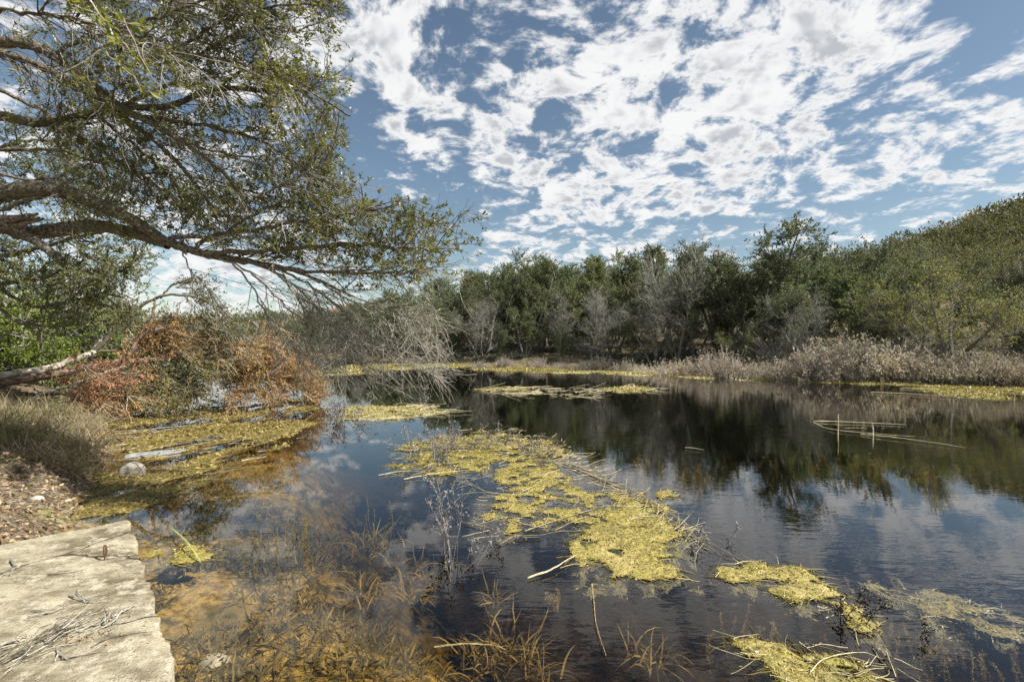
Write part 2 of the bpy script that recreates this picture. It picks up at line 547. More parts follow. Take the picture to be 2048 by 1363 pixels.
wf = [(0, 1, 2, 3), (7, 6, 5, 4), (0, 4, 5, 1), (1, 5, 6, 2), (2, 6, 7, 3), (3, 7, 4, 0)]
water = MB().add(wv, wf).build('water', M['water'])
tag(water, 'still dark pond water reflecting the clouds', 'water', kind='structure')

# ------------------------------------------------------------------ trees of the far bank
def far_tree(seed, kind):
    rs = np.random.default_rng(seed)
    Ht = 8.0
    p = dict(stems=3, spread=0.22, limbs=70, llen=1.9, sub=620, leaf=9000, L=0.17, Wd=0.075, lang=1.0, lo=0.2, mat='juniper_far', grav=0.2, slen=(.35, .85))
    if kind == 'oak':
        p.update(stems=2, spread=0.30, limbs=60, llen=2.5, sub=700, leaf=9000, L=0.15, Wd=0.085, lang=0.8, lo=0.35, mat='oak_far', grav=0.35)
    if kind == 'bare':
        p.update(stems=4, spread=0.30, limbs=90, llen=2.2, sub=900, leaf=0, lang=0.75, lo=0.15, grav=0.5, slen=(.5, 1.2))
    if kind == 'spire':
        p.update(stems=1, spread=0.06, limbs=90, llen=1.6, sub=700, leaf=9500, lang=1.15, lo=0.12)
    if kind == 'lime':
        p.update(stems=4, spread=0.4, limbs=80, llen=2.3, sub=900, leaf=9500, L=0.09, Wd=0.045, lang=0.7, lo=0.25, mat='lime_leaf', grav=0.5, slen=(.5, 1.2))
    if kind == 'olive':
        p.update(stems=4, spread=0.4, limbs=90, llen=2.4, sub=800, leaf=9000, L=0.13, Wd=0.08, lang=0.8, lo=0.08, mat='olive_leaf', grav=0.3)
    n = p['stems']
    st = np.zeros((n, 3))
    st[:, :2] = rs.normal(0, 0.12, (n, 2))
    st[:, 2] = -0.4
    az = rs.uniform(0, 6.28) + np.arange(n) * 2.4
    di = np.stack([np.cos(az) * p['spread'], np.sin(az) * p['spread'], np.ones(n)], 1)
    stems = grow(st, di, Ht * rs.uniform(0.72, 1.03, n), 9, 0.09, 0.05, rs)
    tb, cb = MB(), MB()
    tubes(tb, stems, taper(rs.uniform(.10, .16, n), 10, 0.2), 6)
    ps, ds, pi, t = spawn(stems, p['limbs'], p['lo'], 0.98, p['lang'], 0.22, rs)
    prof = np.clip(1.15 - t ** 1.6, 0.15, 1) if kind not in ('oak',) else np.clip(1.05 - 0.75 * t ** 3, 0.3, 1)
    prof = prof * np.where(t < 0.3, 0.75, 1)
    limbs = grow(ps, ds, p['llen'] * prof * rs.uniform(.6, 1.15, len(ps)), 5, 0.16, p['grav'], rs)
    tubes(tb, limbs, taper(np.full(len(ps), .034) * (1.2 - t), 6, 0.3), 4)
    ps2, ds2, _, t2 = spawn(limbs, p['sub'], 0.2, 1.0, 0.75, 0.25, rs)
    subs = grow(ps2, ds2, rs.uniform(*p['slen'], len(ps2)), 4, 0.2, 0.15, rs)
    tubes(cb if kind == 'bare' else tb, subs, taper(np.full(len(ps2), .011), 5, 0.5), 3)
    if kind in ('bare', 'lime'):
        ps3, ds3, _, _ = spawn(subs, 2600, 0.1, 1.0, 0.6, 0.2, rs)
        tw = grow(ps3, ds3, rs.uniform(.25, .65, len(ps3)), 3, 0.2, 0.15, rs)
        tubes(cb if kind == 'bare' else tb, tw, taper(np.full(len(ps3), .0065), 4, 0.6), 3)
        subs = tw if kind == 'lime' else subs
    if p['leaf']:
        # foliage is denser on the outer, upper boughs, with bare boughs left grey lower down
        w = rs.uniform(0, 1, len(subs)) < np.clip((subs[:, -1, 2] / Ht) * 3.2 - 0.05, 0.25, 1)
        lv = subs[w]
        ps4, ds4, _, _ = spawn(lv, p['leaf'], 0.15, 1.05, 0.7, 0.35, rs)
        ps4 = ps4 + rs.normal(0, 0.05, ps4.shape)
        leaves(cb, ps4, ds4 + np.array([0, 0, 0.25]), p['L'] * rs.uniform(.6, 1.3, len(ps4)), p['Wd'] * rs.uniform(.6, 1.3, len(ps4)), rs)
    return tb.mesh('trunk'), cb.mesh('crown'), p['mat'] if p['leaf'] else 'far_twig'


PROTO = {}
for kind, seeds in (('juniper', (1, 2, 3, 4, 5)), ('spire', (6, 7, 8)), ('oak', (9, 10, 11)), ('bare', (12, 13, 14, 15)), ('lime', (16,)), ('olive', (17, 18))):
    PROTO[kind] = []
    for s in seeds:
        tm, cm, mn = far_tree(s, kind)
        tm.materials.append(M['far_bark'] if kind != 'bare' else M['far_twig'])
        cm.materials.append(M[mn])
        PROTO[kind].append((tm, cm, max(v.co.z for v in cm.vertices) * .97))


def put_tree(name, kind, var, x, y, h, label, group, rz=None, wide=1.0, cat='tree'):
    z = float(H(x, y))
    s = h / PROTO[kind][var % len(PROTO[kind])][2]
    root = empty(name, (x, y, z), rng.uniform(0, 6.28) if rz is None else rz, (s * wide, s * wide, s))
    tm, cm, _ = PROTO[kind][var % len(PROTO[kind])]
    obj('trunk', tm, None, root)
    obj('crown', cm, None, root)
    return tag(root, label, cat, group)


PROF = np.array([(380, 655), (560, 645), (620, 632), (700, 604), (780, 582), (850, 560), (900, 548), (1000, 525), (1100, 512), (1180, 500), (1250, 502),
                 (1300, 500), (1360, 474), (1450, 498), (1520, 494), (1575, 500), (1625, 500), (1670, 500), (1740, 492), (1800, 492), (1880, 510), (1960, 510), (2060, 500), (2300, 500)])
SHORE = np.array([(33, 6), (27, 16), (21.9, 20.7), (18.6, 23.2), (15.2, 25.6), (11.3, 29), (6.2, 34), (-0.9, 37.6), (-5.3, 41.6), (-11, 48), (-19, 58), (-26, 63), (-40, 72), (-60, 88)], float)


def shore_at(t):
    seg = np.linalg.norm(np.diff(SHORE, axis=0), axis=1)
    c = np.concatenate([[0], np.cumsum(seg)])
    s = np.clip(t, 0, 1) * c[-1]
    i = min(int(np.searchsorted(c, s, side='right')) - 1, len(seg) - 1)
    f = (s - c[i]) / seg[i]
    p = SHORE[i] * (1 - f) + SHORE[i + 1] * f
    tg = (SHORE[i + 1] - SHORE[i]) / seg[i]
    return p, np.array([tg[1], -tg[0]])        # outward from the pond


GROUPS = {'juniper': ('juniper_tree', 'dark green juniper crowded into the wood across the pond', 'junipers of the far bank'),
          'spire': ('juniper_tree', 'narrow upright juniper among the broad ones across the pond', 'upright junipers of the far bank'),
          'oak': ('oak_tree', 'round-headed evergreen oak standing in the wood across the pond', 'evergreen oaks of the far bank'),
          'bare': ('bare_tree', 'leafless grey tree among the evergreens across the pond', 'leafless trees of the far bank'),
          'olive': ('broadleaf_tree', 'bushy olive-green broadleaf tree low on the far bank', 'broadleaf trees of the far bank')}
rt = np.random.default_rng(21)
rows = [(2.2, 22, 0.42), (3.4, 36, 0.76), (6.0, 36, 0.90), (9.5, 34, 1.0), (14.0, 30, 1.03), (20.0, 24, 1.03)]
placed = []
for ri, (off, cnt, fr) in enumerate(rows):
    for k in range(cnt):
        p, nrm = shore_at((k + 0.5 + rt.uniform(-.35, .35)) / cnt)
        q = p + nrm * (off + rt.uniform(-1.3, 1.3))
        x, y = q
        px = 1024 + x / y * F if y > 3 else 9999
        if px > 2330 or px < 330:
            continue
        if ri == 0:
            kind = rt.choice(['juniper', 'spire', 'olive'], p=[.6, .2, .2])
            if px < 700 or px > 1820:
                continue
        elif ri == 1:
            kind = rt.choice(['juniper', 'spire', 'bare', 'bare', 'oak'], p=[.42, .12, .16, .18, .12])
        else:
            kind = rt.choice(['juniper', 'spire', 'oak', 'bare'], p=[.52, .24, .16, .08])
        if px < 1240 and kind == 'oak':
            kind = 'juniper'
        if px < 1330 and px > 700 and ri > 2:
            kind = rt.choice(['spire', 'juniper'])
        if px > 1960 and ri < 3:
            kind = 'olive'
        if 1840 < px < 1960 and ri < 2:
            continue
        top = np.interp(px, PROF[:, 0], PROF[:, 1])
        h = (CAM_Z + (681.5 - top) / F * y - float(H(x, y))) * fr * rt.uniform(.86, 1.03)
        h = min(max(h, 2.6), 11.5)
        nm, lab, grp = GROUPS[kind]
        o_ = put_tree(nm, kind, int(rt.integers(0, 9)), x, y, h, lab, grp, wide=rt.uniform(.85, 1.2))
        placed.append((px, ri, kind, o_))


def nth(k):
    return f"{k}{'th' if 10 < k % 100 < 14 else {1: 'st', 2: 'nd', 3: 'rd'}.get(k % 10, 'th')}"


KNAME = {'juniper': 'broad dark juniper', 'spire': 'narrow juniper', 'oak': 'round-headed oak', 'bare': 'leafless grey tree', 'olive': 'bushy olive-green tree'}
for ri, rank in ((0, 'lowest rank'), (1, 'front rank'), (2, 'second rank')):
    for kd in KNAME:
        ls = sorted([q for q in placed if q[1] == ri and q[2] == kd and 560 < q[0] < 2060], key=lambda q: q[0])
        for k, q in enumerate(ls):
            q[3]['label'] = f'{KNAME[kd]} across the pond, {rank}, {nth(k + 1)} of that kind from the left'


def at_px(px, dist):
    return (px - 1024) / F * dist, dist


def h_for(px, dist, top):
    x, y = at_px(px, dist)
    return CAM_Z + (681.5 - top) / F * y - float(H(x, y))


for nm, kind, var, px, dist, top, lab, wide, cat in [
        ('oak_tree', 'oak', 0, 1625, 34.0, 450, 'rounded oak crown standing alone against the sky above the far wood', .85, 'tree'),
        ('oak_tree', 'oak', 1, 1515, 33.0, 450, 'broad dark oak crown topping the far wood, beside the lone rounded crown', 1.15, 'tree'),
        ('oak_tree', 'oak', 2, 1440, 36.0, 476, 'smaller dark oak crown next to the grey leafless treetop', .8, 'tree'),
        ('bare_tree', 'bare', 1, 1360, 33.0, 462, 'leafless grey treetop rising above the far wood into the clouds', .8, 'tree'),
        ('budding_tree', 'lime', 0, 1905, 23.6, 520, 'bright lime-green budding tree below the wooded hill', 1.15, 'tree'),
        ('juniper_tree', 'juniper', 2, 1765, 26.5, 530, 'dark trunked juniper with a spreading flat crown, behind the pale brush', 1.1, 'tree'),
        ('bare_tree', 'bare', 2, 1310, 33.5, 560, 'pale grey leafless tree leaning at the water edge of the far bank', 1.2, 'tree')]:
    x, y = at_px(px, dist)
    put_tree(nm, kind, var, x, y, h_for(px, dist, top), lab, None, wide=wide, cat=cat)


# pale dry brush along the far water line
def brush_mesh(seed, tufts=900, stems=260, ht=1.7, spread=0.55):
    rs = np.random.default_rng(seed)
    sb, fb = MB(), MB()
    st = np.zeros((stems, 3))
    st[:, :2] = rs.normal(0, 0.35, (stems, 2))
    st[:, 2] = -0.15
    di = np.concatenate([rs.normal(0, spread, (stems, 2)), np.ones((stems, 1))], 1)
    pth = grow(st, di, ht * rs.uniform(.5, 1.1, stems), 5, .12, -0.15, rs)
    tubes(sb, pth, taper(np.full(stems, .010), 6, .5), 3)
    ps, ds, _, _ = spawn(pth, stems * 4, .35, 1, .5, .2, rs)
    tw = grow(ps, ds, rs.uniform(.15, .45, len(ps)), 3, .2, .1, rs)
    tubes(sb, tw, taper(np.full(len(ps), .006), 4, .6), 3)
    if tufts:
        e = tw[rs.choice(len(tw), tufts)][:, -1] + rs.normal(0, .03, (tufts, 3))
        leaves(fb, e, rs.normal(0, 1, (tufts, 3)) + [0, 0, .8], rs.uniform(.05, .15, tufts), rs.uniform(.03, .07, tufts), rs)
    sm = sb.mesh('stems')
    sm.materials.append(M['dry_stem'])
    fm = None
    if tufts:
        fm = fb.mesh('seed_tufts')
        fm.materials.append(M['dry_tuft'])
    return sm, fm


BR = [brush_mesh(31, 2300, 260, 1.7, .50), brush_mesh(32, 2800, 300, 1.6, .55), brush_mesh(33, 1900, 240, 1.5, .65), brush_mesh(34, 1200, 260, 1.5, .7)]
GRB = [brush_mesh(35, 0, 170, 2.4, .8), brush_mesh(36, 0, 150, 2.2, 1.2)]
for sm_, _ in GRB:
    sm_.materials.clear()
    sm_.materials.append(M['far_twig'])
rt = np.random.default_rng(5)
BRUSH = [] 
for px, py, hh, wide, var in [(1335, 752, 1.25, 1.1, 0), (1385, 753, 1.45, 1.1, 1), (1440, 755, 2.05, 1.0, 1), (1475, 757, 1.5, 1.0, 0), (1515, 758, 1.3, .9, 2),
                              (1560, 760, 1.55, 1.0, 1), (1640, 763, 1.95, 1.1, 1), (1690, 764, 2.15, 1.1, 0), (1740, 765, 2.0, 1.1, 1), (1790, 766, 1.9, 1.1, 2),
                              (1850, 769, 1.7, 1.1, 3), (1900, 771, 1.55, 1.1, 0), (1955, 773, 1.6, 1.1, 3), (2010, 775, 1.5, 1.1, 2), (2050, 776, 1.5, 1.1, 3),
                              (1200, 741, 1.35, 1.0, 0), (1170, 740, 1.1, 1.0, 3), (1008, 734, .9, 1.0, 1), (1075, 737, 1.1, .9, 0), (1250, 744, 1.2, 1.0, 3), (1290, 748, 1.1, 1.1, 2),
                              (960, 733, 1.0, 1.1, 3), (1120, 739, 1.0, 1.0, 2), (1600, 761, .9, 1.2, 3), (1820, 767, 1.0, 1.1, 3)]:
    g = G(px, py)
    g = g * (1 + 0.9 / np.hypot(g[0], g[1]))
    root = empty('dry_brush', (g[0], g[1], float(H(g[0], g[1])) - .03), rt.uniform(0, 6.28), (hh / 1.6 * wide * .85, hh / 1.6 * wide * .85, hh / 1.6 * rt.uniform(.8, 1.1)))
    sm_, fm_ = BR[var]
    obj('stems', sm_, None, root)
    tag(obj('seed_tufts', fm_, None, root), kind='stuff')
    lab = {(1440, 755): 'tallest pale brush clump below the round-crowned oak, white seed tufts on top',
           (1690, 764): 'largest pale pinkish brush clump leaning over the far water line',
           (1008, 734): 'small whitish brush tuft alone at the middle of the far water line'}.get((px, py), 'pale dry brush clump with seed tufts along the far water line')
    tag(root, lab, 'brush', 'pale dry brush of the far water line')
    BRUSH.append((px, root, lab.startswith('pale dry brush clump')))
for k, (px, root, plain) in enumerate(sorted(BRUSH, key=lambda q: q[0])):
    if plain:
        root['label'] = f'pale dry brush clump with seed tufts, {nth(k + 1)} from the left along the far water line'
for k in range(60):
    t = 0.04 + 0.80 * (k + rt.uniform(-.4, .4)) / 60
    p, nrm = shore_at(max(t, 0.02))
    q = p + nrm * rt.uniform(2.4, 7.5)
    s = rt.uniform(.5, 1.1)
    root = empty('bare_thicket', (q[0], q[1], float(H(*q)) - .05), rt.uniform(0, 6.28), (s * 1.25, s * 1.25, s))
    obj('stems', GRB[k % 2][0], None, root)
    tag(root, 'tangled leafless grey thicket at the foot of the far trees', 'thicket', 'grey thickets of the far bank')

# the wooded hill and the far shores beyond, one mass of canopy each
def woods(name, label, pts, seed, mat, per=150, rad=(1.2, 3.6)):
    rs = np.random.default_rng(seed)
    mb = MB()
    n = len(pts)
    z = H(pts[:, 0], pts[:, 1])
    r = rs.uniform(*rad, n)
    lob = norm(rs.normal(0, 1, (n, 5, 3))) * .6
    u = norm(rs.normal(0, 1, (n, per, 3))) * rs.uniform(.55, 1, (n, per, 1))
    which = rs.integers(0, 5, (n, per))
    c = np.take_along_axis(lob, which[..., None].repeat(3, 2), 1)
    v = c + u * 0.62
    pos = np.stack([pts[:, 0], pts[:, 1], z + r * rs.uniform(.8, 1.5, n)], 1)[:, None] + v * r[:, None, None] * np.array([1, 1, 1.05])
    ps = pos.reshape(-1, 3)
    dist = np.hypot(ps[:, 0], ps[:, 1])
    L = np.clip(dist * 0.0040, .16, .9) * rs.uniform(.6, 1.3, len(ps))
    leaves(mb, ps, u.reshape(-1, 3) + [0, 0, .4], L, L * .5, rs)
    tr = grow(np.stack([pts[:, 0], pts[:, 1], z - .3], 1), np.tile([0, 0, 1.0], (n, 1)), r * 1.6, 2, .1, 0, rs)
    tubes(mb, tr, taper(np.full(n, .12), 3, .5), 4)
    return tag(mb.build(name, M[mat]), label, 'woods', kind='stuff')


rs = np.random.default_rng(44)
hp = np.stack([rs.uniform(15, 175, 2600), rs.uniform(38, 185, 2600)], 1)
sdh = -poly_sd(hp[:, 0], hp[:, 1], POND)
pxh = 1024 + hp[:, 0] / hp[:, 1] * F
hp = hp[(sdh > 24) & (pxh > 1150) & (pxh < 2250)][:1150]
woods('hill_woods', 'dark juniper and oak woods covering the hillside', hp, 45, 'hill_leaf', 260)
lp = np.stack([rs.uniform(-190, 10, 1700), rs.uniform(75, 300, 1700)], 1)
sdl = -poly_sd(lp[:, 0], lp[:, 1], POND)
pxl = 1024 + lp[:, 0] / lp[:, 1] * F
lp = lp[(sdl > 9) & (pxl > 150) & (pxl < 1000)][:620]
woods('distant_woods', 'low woods on the distant shore under the oak branches', lp, 46, 'hill_leaf', 120, (1.4, 2.4))
# ------------------------------------------------------------------ the big live oak reaching in over the water
rs = np.random.default_rng(101)
D = 4.6
LIMBS = [  # traced limbs: points (px, py, distance), root radius, tip radius
    ([(-330, 520, 4.2), (-120, 430, 4.4), (0, 388, 4.6), (100, 378, 4.6), (180, 402, 4.6), (260, 437, 4.6), (330, 480, 4.6), (410, 508, 4.6), (500, 522, 4.6), (600, 545, 4.6), (700, 590, 4.7)], .13, .012),
    ([(-300, 560, 4.3), (-100, 470, 4.6), (0, 452, 4.8), (50, 466, 4.85), (110, 461, 4.8), (200, 452, 4.75), (280, 470, 4.7), (336, 489, 4.64)], .12, .055),
    ([(-60, 445, 4.7), (0, 452, 4.75), (60, 475, 4.6), (100, 503, 4.5), (122, 517, 4.5)], .07, .03),
    ([(-300, 150, 4.2), (-100, 100, 4.4), (0, 84, 4.5), (80, 96, 4.5), (160, 150, 4.5), (240, 212, 4.5), (330, 262, 4.4), (430, 330, 4.4), (500, 405, 4.4)], .085, .012),
    ([(-300, 180, 4.5), (-100, 118, 4.7), (0, 106, 4.8), (120, 152, 4.8), (230, 222, 4.8), (330, 300, 4.8), (400, 380, 4.8), (440, 450, 4.8)], .07, .012),
    ([(-300, 260, 4.6), (-100, 232, 4.9), (0, 232, 5.0), (80, 246, 5.0), (150, 236, 5.0), (240, 216, 4.9), (340, 211, 4.8), (430, 178, 4.7), (520, 180, 4.6), (610, 182, 4.5), (700, 232, 4.4)], .08, .010),
]
SECOND = [
    ([(330, 480, 4.6), (450, 468, 4.5), (560, 448, 4.4), (680, 428, 4.3), (770, 420, 4.2), (840, 436, 4.2)], .030, .006),
    ([(400, 506, 4.6), (520, 502, 4.5), (650, 490, 4.4), (760, 490, 4.3), (850, 500, 4.2), (900, 510, 4.2)], .036, .006),
    ([(470, 520, 4.6), (560, 536, 4.4), (660, 545, 4.2), (740, 545, 4.1), (810, 545, 4.0), (860, 535, 4.0)], .028, .006),
    ([(380, 500, 4.6), (450, 462, 4.8), (540, 412, 4.9), (640, 392, 5.0), (700, 385, 5.0)], .030, .006),
    ([(240, 216, 4.9), (330, 260, 5.1), (420, 300, 5.2), (540, 320, 5.2), (640, 325, 5.2)], .030, .006),
    ([(280, 232, 4.9), (400, 250, 4.7), (520, 282, 4.6), (600, 330, 4.5), (650, 380, 4.5)], .028, .006),
    ([(200, 235, 5.0), (290, 310, 5.2), (370, 390, 5.3), (420, 450, 5.3)], .028, .006),
    ([(160, 150, 4.5), (260, 132, 4.4), (380, 112, 4.3), (500, 132, 4.2), (620, 175, 4.1)], .026, .006),
    ([(240, 212, 4.5), (350, 160, 4.6), (410, 100, 4.7), (500, 60, 4.8), (600, 62, 4.8)], .026, .006),
    ([(330, 130, 4.6), (400, 66, 4.5), (500, 26, 4.4), (610, 6, 4.4), (700, 18, 4.4)], .022, .005),
    ([(100, 105, 4.5), (220, 62, 4.3), (330, 30, 4.2), (450, -20, 4.2), (560, -60, 4.2)], .026, .006),
    ([(0, 300, 5.4), (120, 302, 5.4), (250, 340, 5.4), (380, 352, 5.4), (500, 382, 5.4), (580, 420, 5.4)], .030, .006),
    ([(0, 180, 5.2), (100, 232, 5.2), (200, 302, 5.2), (300, 362, 5.2), (380, 430, 5.2)], .030, .006),
    ([(-60, 20, 4.0), (60, 25, 3.9), (180, 45, 3.8), (300, 85, 3.7), (400, 150, 3.6)], .024, .005),
    ([(-80, -40, 4.4), (100, -20, 4.4), (280, -10, 4.3), (430, 20, 4.2), (520, 40, 4.2)], .024, .005),
    ([(430, 178, 4.7), (500, 140, 4.7), (570, 150, 4.7), (650, 200, 4.7)], .016, .004),
    ([(500, 400, 4.4), (560, 370, 4.3), (620, 340, 4.3), (665, 300, 4.3)], .014, .004),
    ([(-40, 340, 5.6), (80, 360, 5.6), (170, 330, 5.5), (260, 300, 5.4), (380, 280, 5.3)], .024, .005),
]
HANG = [
    ([(430, 510, 4.6), (500, 545, 4.5), (560, 600, 4.5), (600, 660, 4.5), (620, 720, 4.5)], .020, .004),
    ([(500, 523, 4.6), (590, 570, 4.5), (650, 640, 4.4), (700, 710, 4.4), (745, 770, 4.4)], .022, .004),
    ([(560, 538, 4.6), (650, 590, 4.5), (730, 660, 4.4), (800, 715, 4.3), (880, 745, 4.3)], .022, .004),
    ([(620, 555, 4.5), (700, 600, 4.4), (780, 650, 4.3), (850, 690, 4.2)], .016, .004),
    ([(360, 492, 4.6), (380, 540, 4.6), (420, 580, 4.6), (440, 640, 4.6)], .014, .003),
    ([(460, 518, 4.6), (510, 580, 4.7), (540, 640, 4.7), (590, 700, 4.7), (610, 745, 4.7)], .018, .004),
    ([(540, 533, 4.5), (600, 600, 4.5), (640, 690, 4.5), (680, 760, 4.5)], .018, .004),
    ([(700, 590, 4.6), (790, 620, 4.4), (880, 640, 4.3)], .014, .003),
]
KS = 1.22
LIMBS, SECOND, HANG = ([([(a, b_, c * KS) for a, b_, c in p_], r0 * KS * m_, r1 * KS * m_) for p_, r0, r1 in q_] for q_, m_ in ((LIMBS, .84), (SECOND, .75), (HANG, .55)))
oak = empty('oak_tree', (-9.2, 5.4, float(H(-9.2, 5.4))))
tag(oak, 'big live oak reaching in from the left with arching limbs over the water', 'tree')


def child(mb, name, mat, parent, smooth=False):
    """a part whose mesh is given in world space, parented to a thing standing at its base"""
    lx, ly, lz = parent.location
    mb.v = [v - np.array([lx, ly, lz]) for v in mb.v]
    return mb.build(name, mat, parent, smooth)


def knobbly(pth, r0, r1, mb, sides, rsx, pw=1.0, kn=.10, furrow=False):
    K = len(pth)
    if furrow:
        r = (r0 + (r1 - r0) * np.linspace(0, 1, K) ** pw) * (1 + .05 * rsx.normal(0, 1, K))
        t_ = np.linspace(0, 1, K) * np.linalg.norm(np.diff(pth, axis=0), axis=1).sum()
        tan = norm(np.gradient(pth, axis=0))
        u = norm(np.cross(tan, [0, 0, 1.0]))
        w = np.cross(tan, u)
        k_ = np.arange(sides)
        a_ = k_ / sides * 2 * np.pi
        A, S = np.meshgrid(a_, t_)
        rn = 1 + .34 * (fbm(np.cos(A) * 5.5 + S * .7 + 9, np.sin(A) * 5.5 + S * 3.2, 31, 3) - .5) + .30 * (fbm(np.cos(A) * 1.3 + 3, np.sin(A) * 1.3 + S * 2.0, 37, 3) - .5)
        ring = pth[:, None] + (r[:, None] * rn)[..., None] * (np.cos(A)[..., None] * u[:, None] + np.sin(A)[..., None] * w[:, None])
        i_ = np.arange(K * sides).reshape(K, sides)
        nx_ = np.roll(i_, -1, 1)
        mb.add(ring, np.stack([i_[:-1], nx_[:-1], nx_[1:], i_[1:]], -1).reshape(-1, 4))
        return
    r = r0 + (r1 - r0) * np.linspace(0, 1, K) ** pw
    r = r * (1 + rsx.normal(0, kn, K))
    tubes(mb, pth[None], r[None], sides)


allp = []
tmb = MB()
trunk_p = spline([(-9.3, 5.4, float(H(-9.2, 5.4)) - .3), (-9.1, 5.4, 1.9), (-8.4, 5.3, 2.6), (-7.6, 5.2, 2.85), (-7.1, 5.15, 2.9)], 16, .02, rs)
knobbly(trunk_p, .42, .16, tmb, 14, rs)
trunk_u = spline([(-9.05, 5.4, 1.9), (-8.6, 5.35, 3.4), (-8.0, 5.3, 4.5), (-7.2, 5.2, 4.85)], 14, .02, rs)
knobbly(trunk_u, .26, .10, tmb, 12, rs)
trunk_l = spline([(-8.9, 5.4, 2.1), (-8.0, 5.35, 2.5), (-7.2, 5.25, 2.65)], 10, .02, rs)
knobbly(trunk_l, .2, .13, tmb, 12, rs)
trk = child(tmb, 'trunk', M['oak_bark'], oak, True)
for pts, r0, r1 in LIMBS:
    mb = MB()
    pth = trace(pts, 150, .003, rs)
    knobbly(pth, r0 * .92, r1, mb, 26, rs, .9, .07, True)
    child(mb, 'limb', M['oak_bark'], oak)
    allp.append(trace(pts, 16))
for pts, r0, r1 in SECOND:
    mb = MB()
    pth = trace(pts, 30, .012, rs)
    knobbly(pth, r0, r1, mb, 7, rs, 1, .08)
    child(mb, 'branch', M['oak_bark'], oak, True)
for pts, r0, r1 in HANG:
    mb = MB()
    knobbly(trace(pts, 30, .010, rs), r0, r1, mb, 7, rs, 1, .08)
    child(mb, 'branch', M['twig_grey'], oak, True)
# the torn stub at the root of the lower limb
mb = MB()
for k in range(9):
    a = P(-20 + rs.uniform(-20, 20), 446 + rs.uniform(-8, 10), 5.55 + rs.uniform(-.06, .06))
    b_ = P(70 + rs.uniform(-30, 28), 432 + rs.uniform(-6, 10), 5.5 + rs.uniform(-.05, .05))
    tubes(mb, spline([a, (a + b_) / 2 + rs.normal(0, .01, 3), b_], 8, .004, rs)[None], np.linspace(.06, .014, 8)[None], 6)
child(mb, 'torn_stub', M['oak_bark'], oak)

sec = np.stack([trace(p_, 16) for p_, _, _ in SECOND])
limb16 = np.stack(allp)
src = np.concatenate([sec, limb16[[0, 3, 4, 5]][:, :, :]])
inframe = src
p2, d2, _, _ = spawn(inframe, 460, 0.25, 1.0, .65, .25, rs)
b2 = grow(p2, d2, KS * rs.uniform(.25, .75, len(p2)), 6, .16, -.12, rs)
lowcut = lambda pth: np.array([1024 + e[0] / e[1] * F for e in pth[:, -1]])


def pxy(e):
    return 1024 + e[:, 0] / e[:, 1] * F, 681.5 - (e[:, 2] - CAM_Z) / e[:, 1] * F


def keep_mask(e):
    """the gap of open sky under the arching limb stays open"""
    a, b_ = pxy(e)
    gap = (a > 285) & (a < 640) & (b_ > 488 + 0.12 * np.maximum(a - 300, 0)) & (b_ < 690)
    low = (a <= 285) & (b_ > 520)
    edge = (a > 700 + 0.55 * np.maximum(b_ - 330, 0) * (b_ > 330)) & (b_ < 395)
    far = (a > 955) | ((a > 640) & (b_ > 585)) | (a > 955 - (b_ - 520) * 1.6) & (b_ > 520)
    return ~(gap | low | edge | far)


b2 = b2[keep_mask(b2[:, -1])]
p3, d3, _, _ = spawn(np.concatenate([b2, b2, np.stack([spline(s_, 7) for s_ in sec])]), 2600, .15, 1.0, .7, .25, rs)
b3 = grow(p3, d3, KS * rs.uniform(.12, .38, len(p3)), 5, .2, -.10, rs)
b3 = b3[keep_mask(b3[:, -1])]
p4, d4, _, _ = spawn(b3, 9000, .2, 1.0, .75, .25, rs)
b4 = grow(p4, d4, KS * rs.uniform(.05, .16, len(p4)), 3, .22, .05, rs)
tw = MB()
tubes(tw, b2, taper(np.full(len(b2), .0075), 7, .45), 5)
tubes(tw, b3, taper(np.full(len(b3), .0040), 6, .5), 4)
tubes(tw, b4, taper(np.full(len(b4), .0020), 4, .6), 3)
tag(child(tw, 'twigs', M['twig_dark'], oak), kind='stuff')
# leaves: thick toward the tips of the crown, thin near the limbs
ex, ey = pxy(b4[:, -1])
dens_p = np.clip(.62 + .5 * (vnoise(b4[:, -1, 0] * 3, b4[:, -1, 2] * 3 + b4[:, -1, 1], 9) - .5), .15, 1) * np.where(ex < 130, .55, 1)
lt = b4[rs.uniform(0, 1, len(b4)) < dens_p]
p5, d5, _, _ = spawn(lt, 42000, .35, 1.08, .9, .35, rs)
cm_ = MB()
leaves(cm_, p5, d5 + np.array([0, 0, .15]), rs.uniform(.028, .060, len(p5)), rs.uniform(.014, .027, len(p5)), rs, .3)
child(cm_, 'crown', M['oak_leaf'], oak)
# dead grey twigs sweeping down and out
hang = np.stack([trace(p_, 16) for p_, _, _ in HANG])
ph, dh, _, _ = spawn(np.concatenate([hang, hang, hang, sec[[2]]]), 400, .15, 1.0, .55, .2, rs, bias=(.25, 0, -.2))
h1 = grow(ph, dh, KS * rs.uniform(.2, .75, len(ph)), 7, .10, -.35, rs)
hx_, hy_ = pxy(h1[:, -1])
h1 = h1[(h1[:, -1, 2] > 1.35) & (hx_ < 930) & ((hx_ > 620) | (rs.uniform(0, 1, len(h1)) < .45) | (hy_ < 500))]
ph2, dh2, _, _ = spawn(h1, 2200, .2, 1.0, .6, .2, rs)
h2 = grow(ph2, dh2, KS * rs.uniform(.08, .32, len(ph2)), 4, .16, .1, rs)
pf, df, _, _ = spawn(np.concatenate([sec, sec, limb16[[0, 3, 4, 5]]]), 800, .05, .9, .45, .2, rs, bias=(.2, 0, -.5))
f1 = grow(pf, df, KS * rs.uniform(.3, .95, len(pf)), 7, .09, -.45, rs)
f1 = f1[keep_mask(f1[:, -1])]
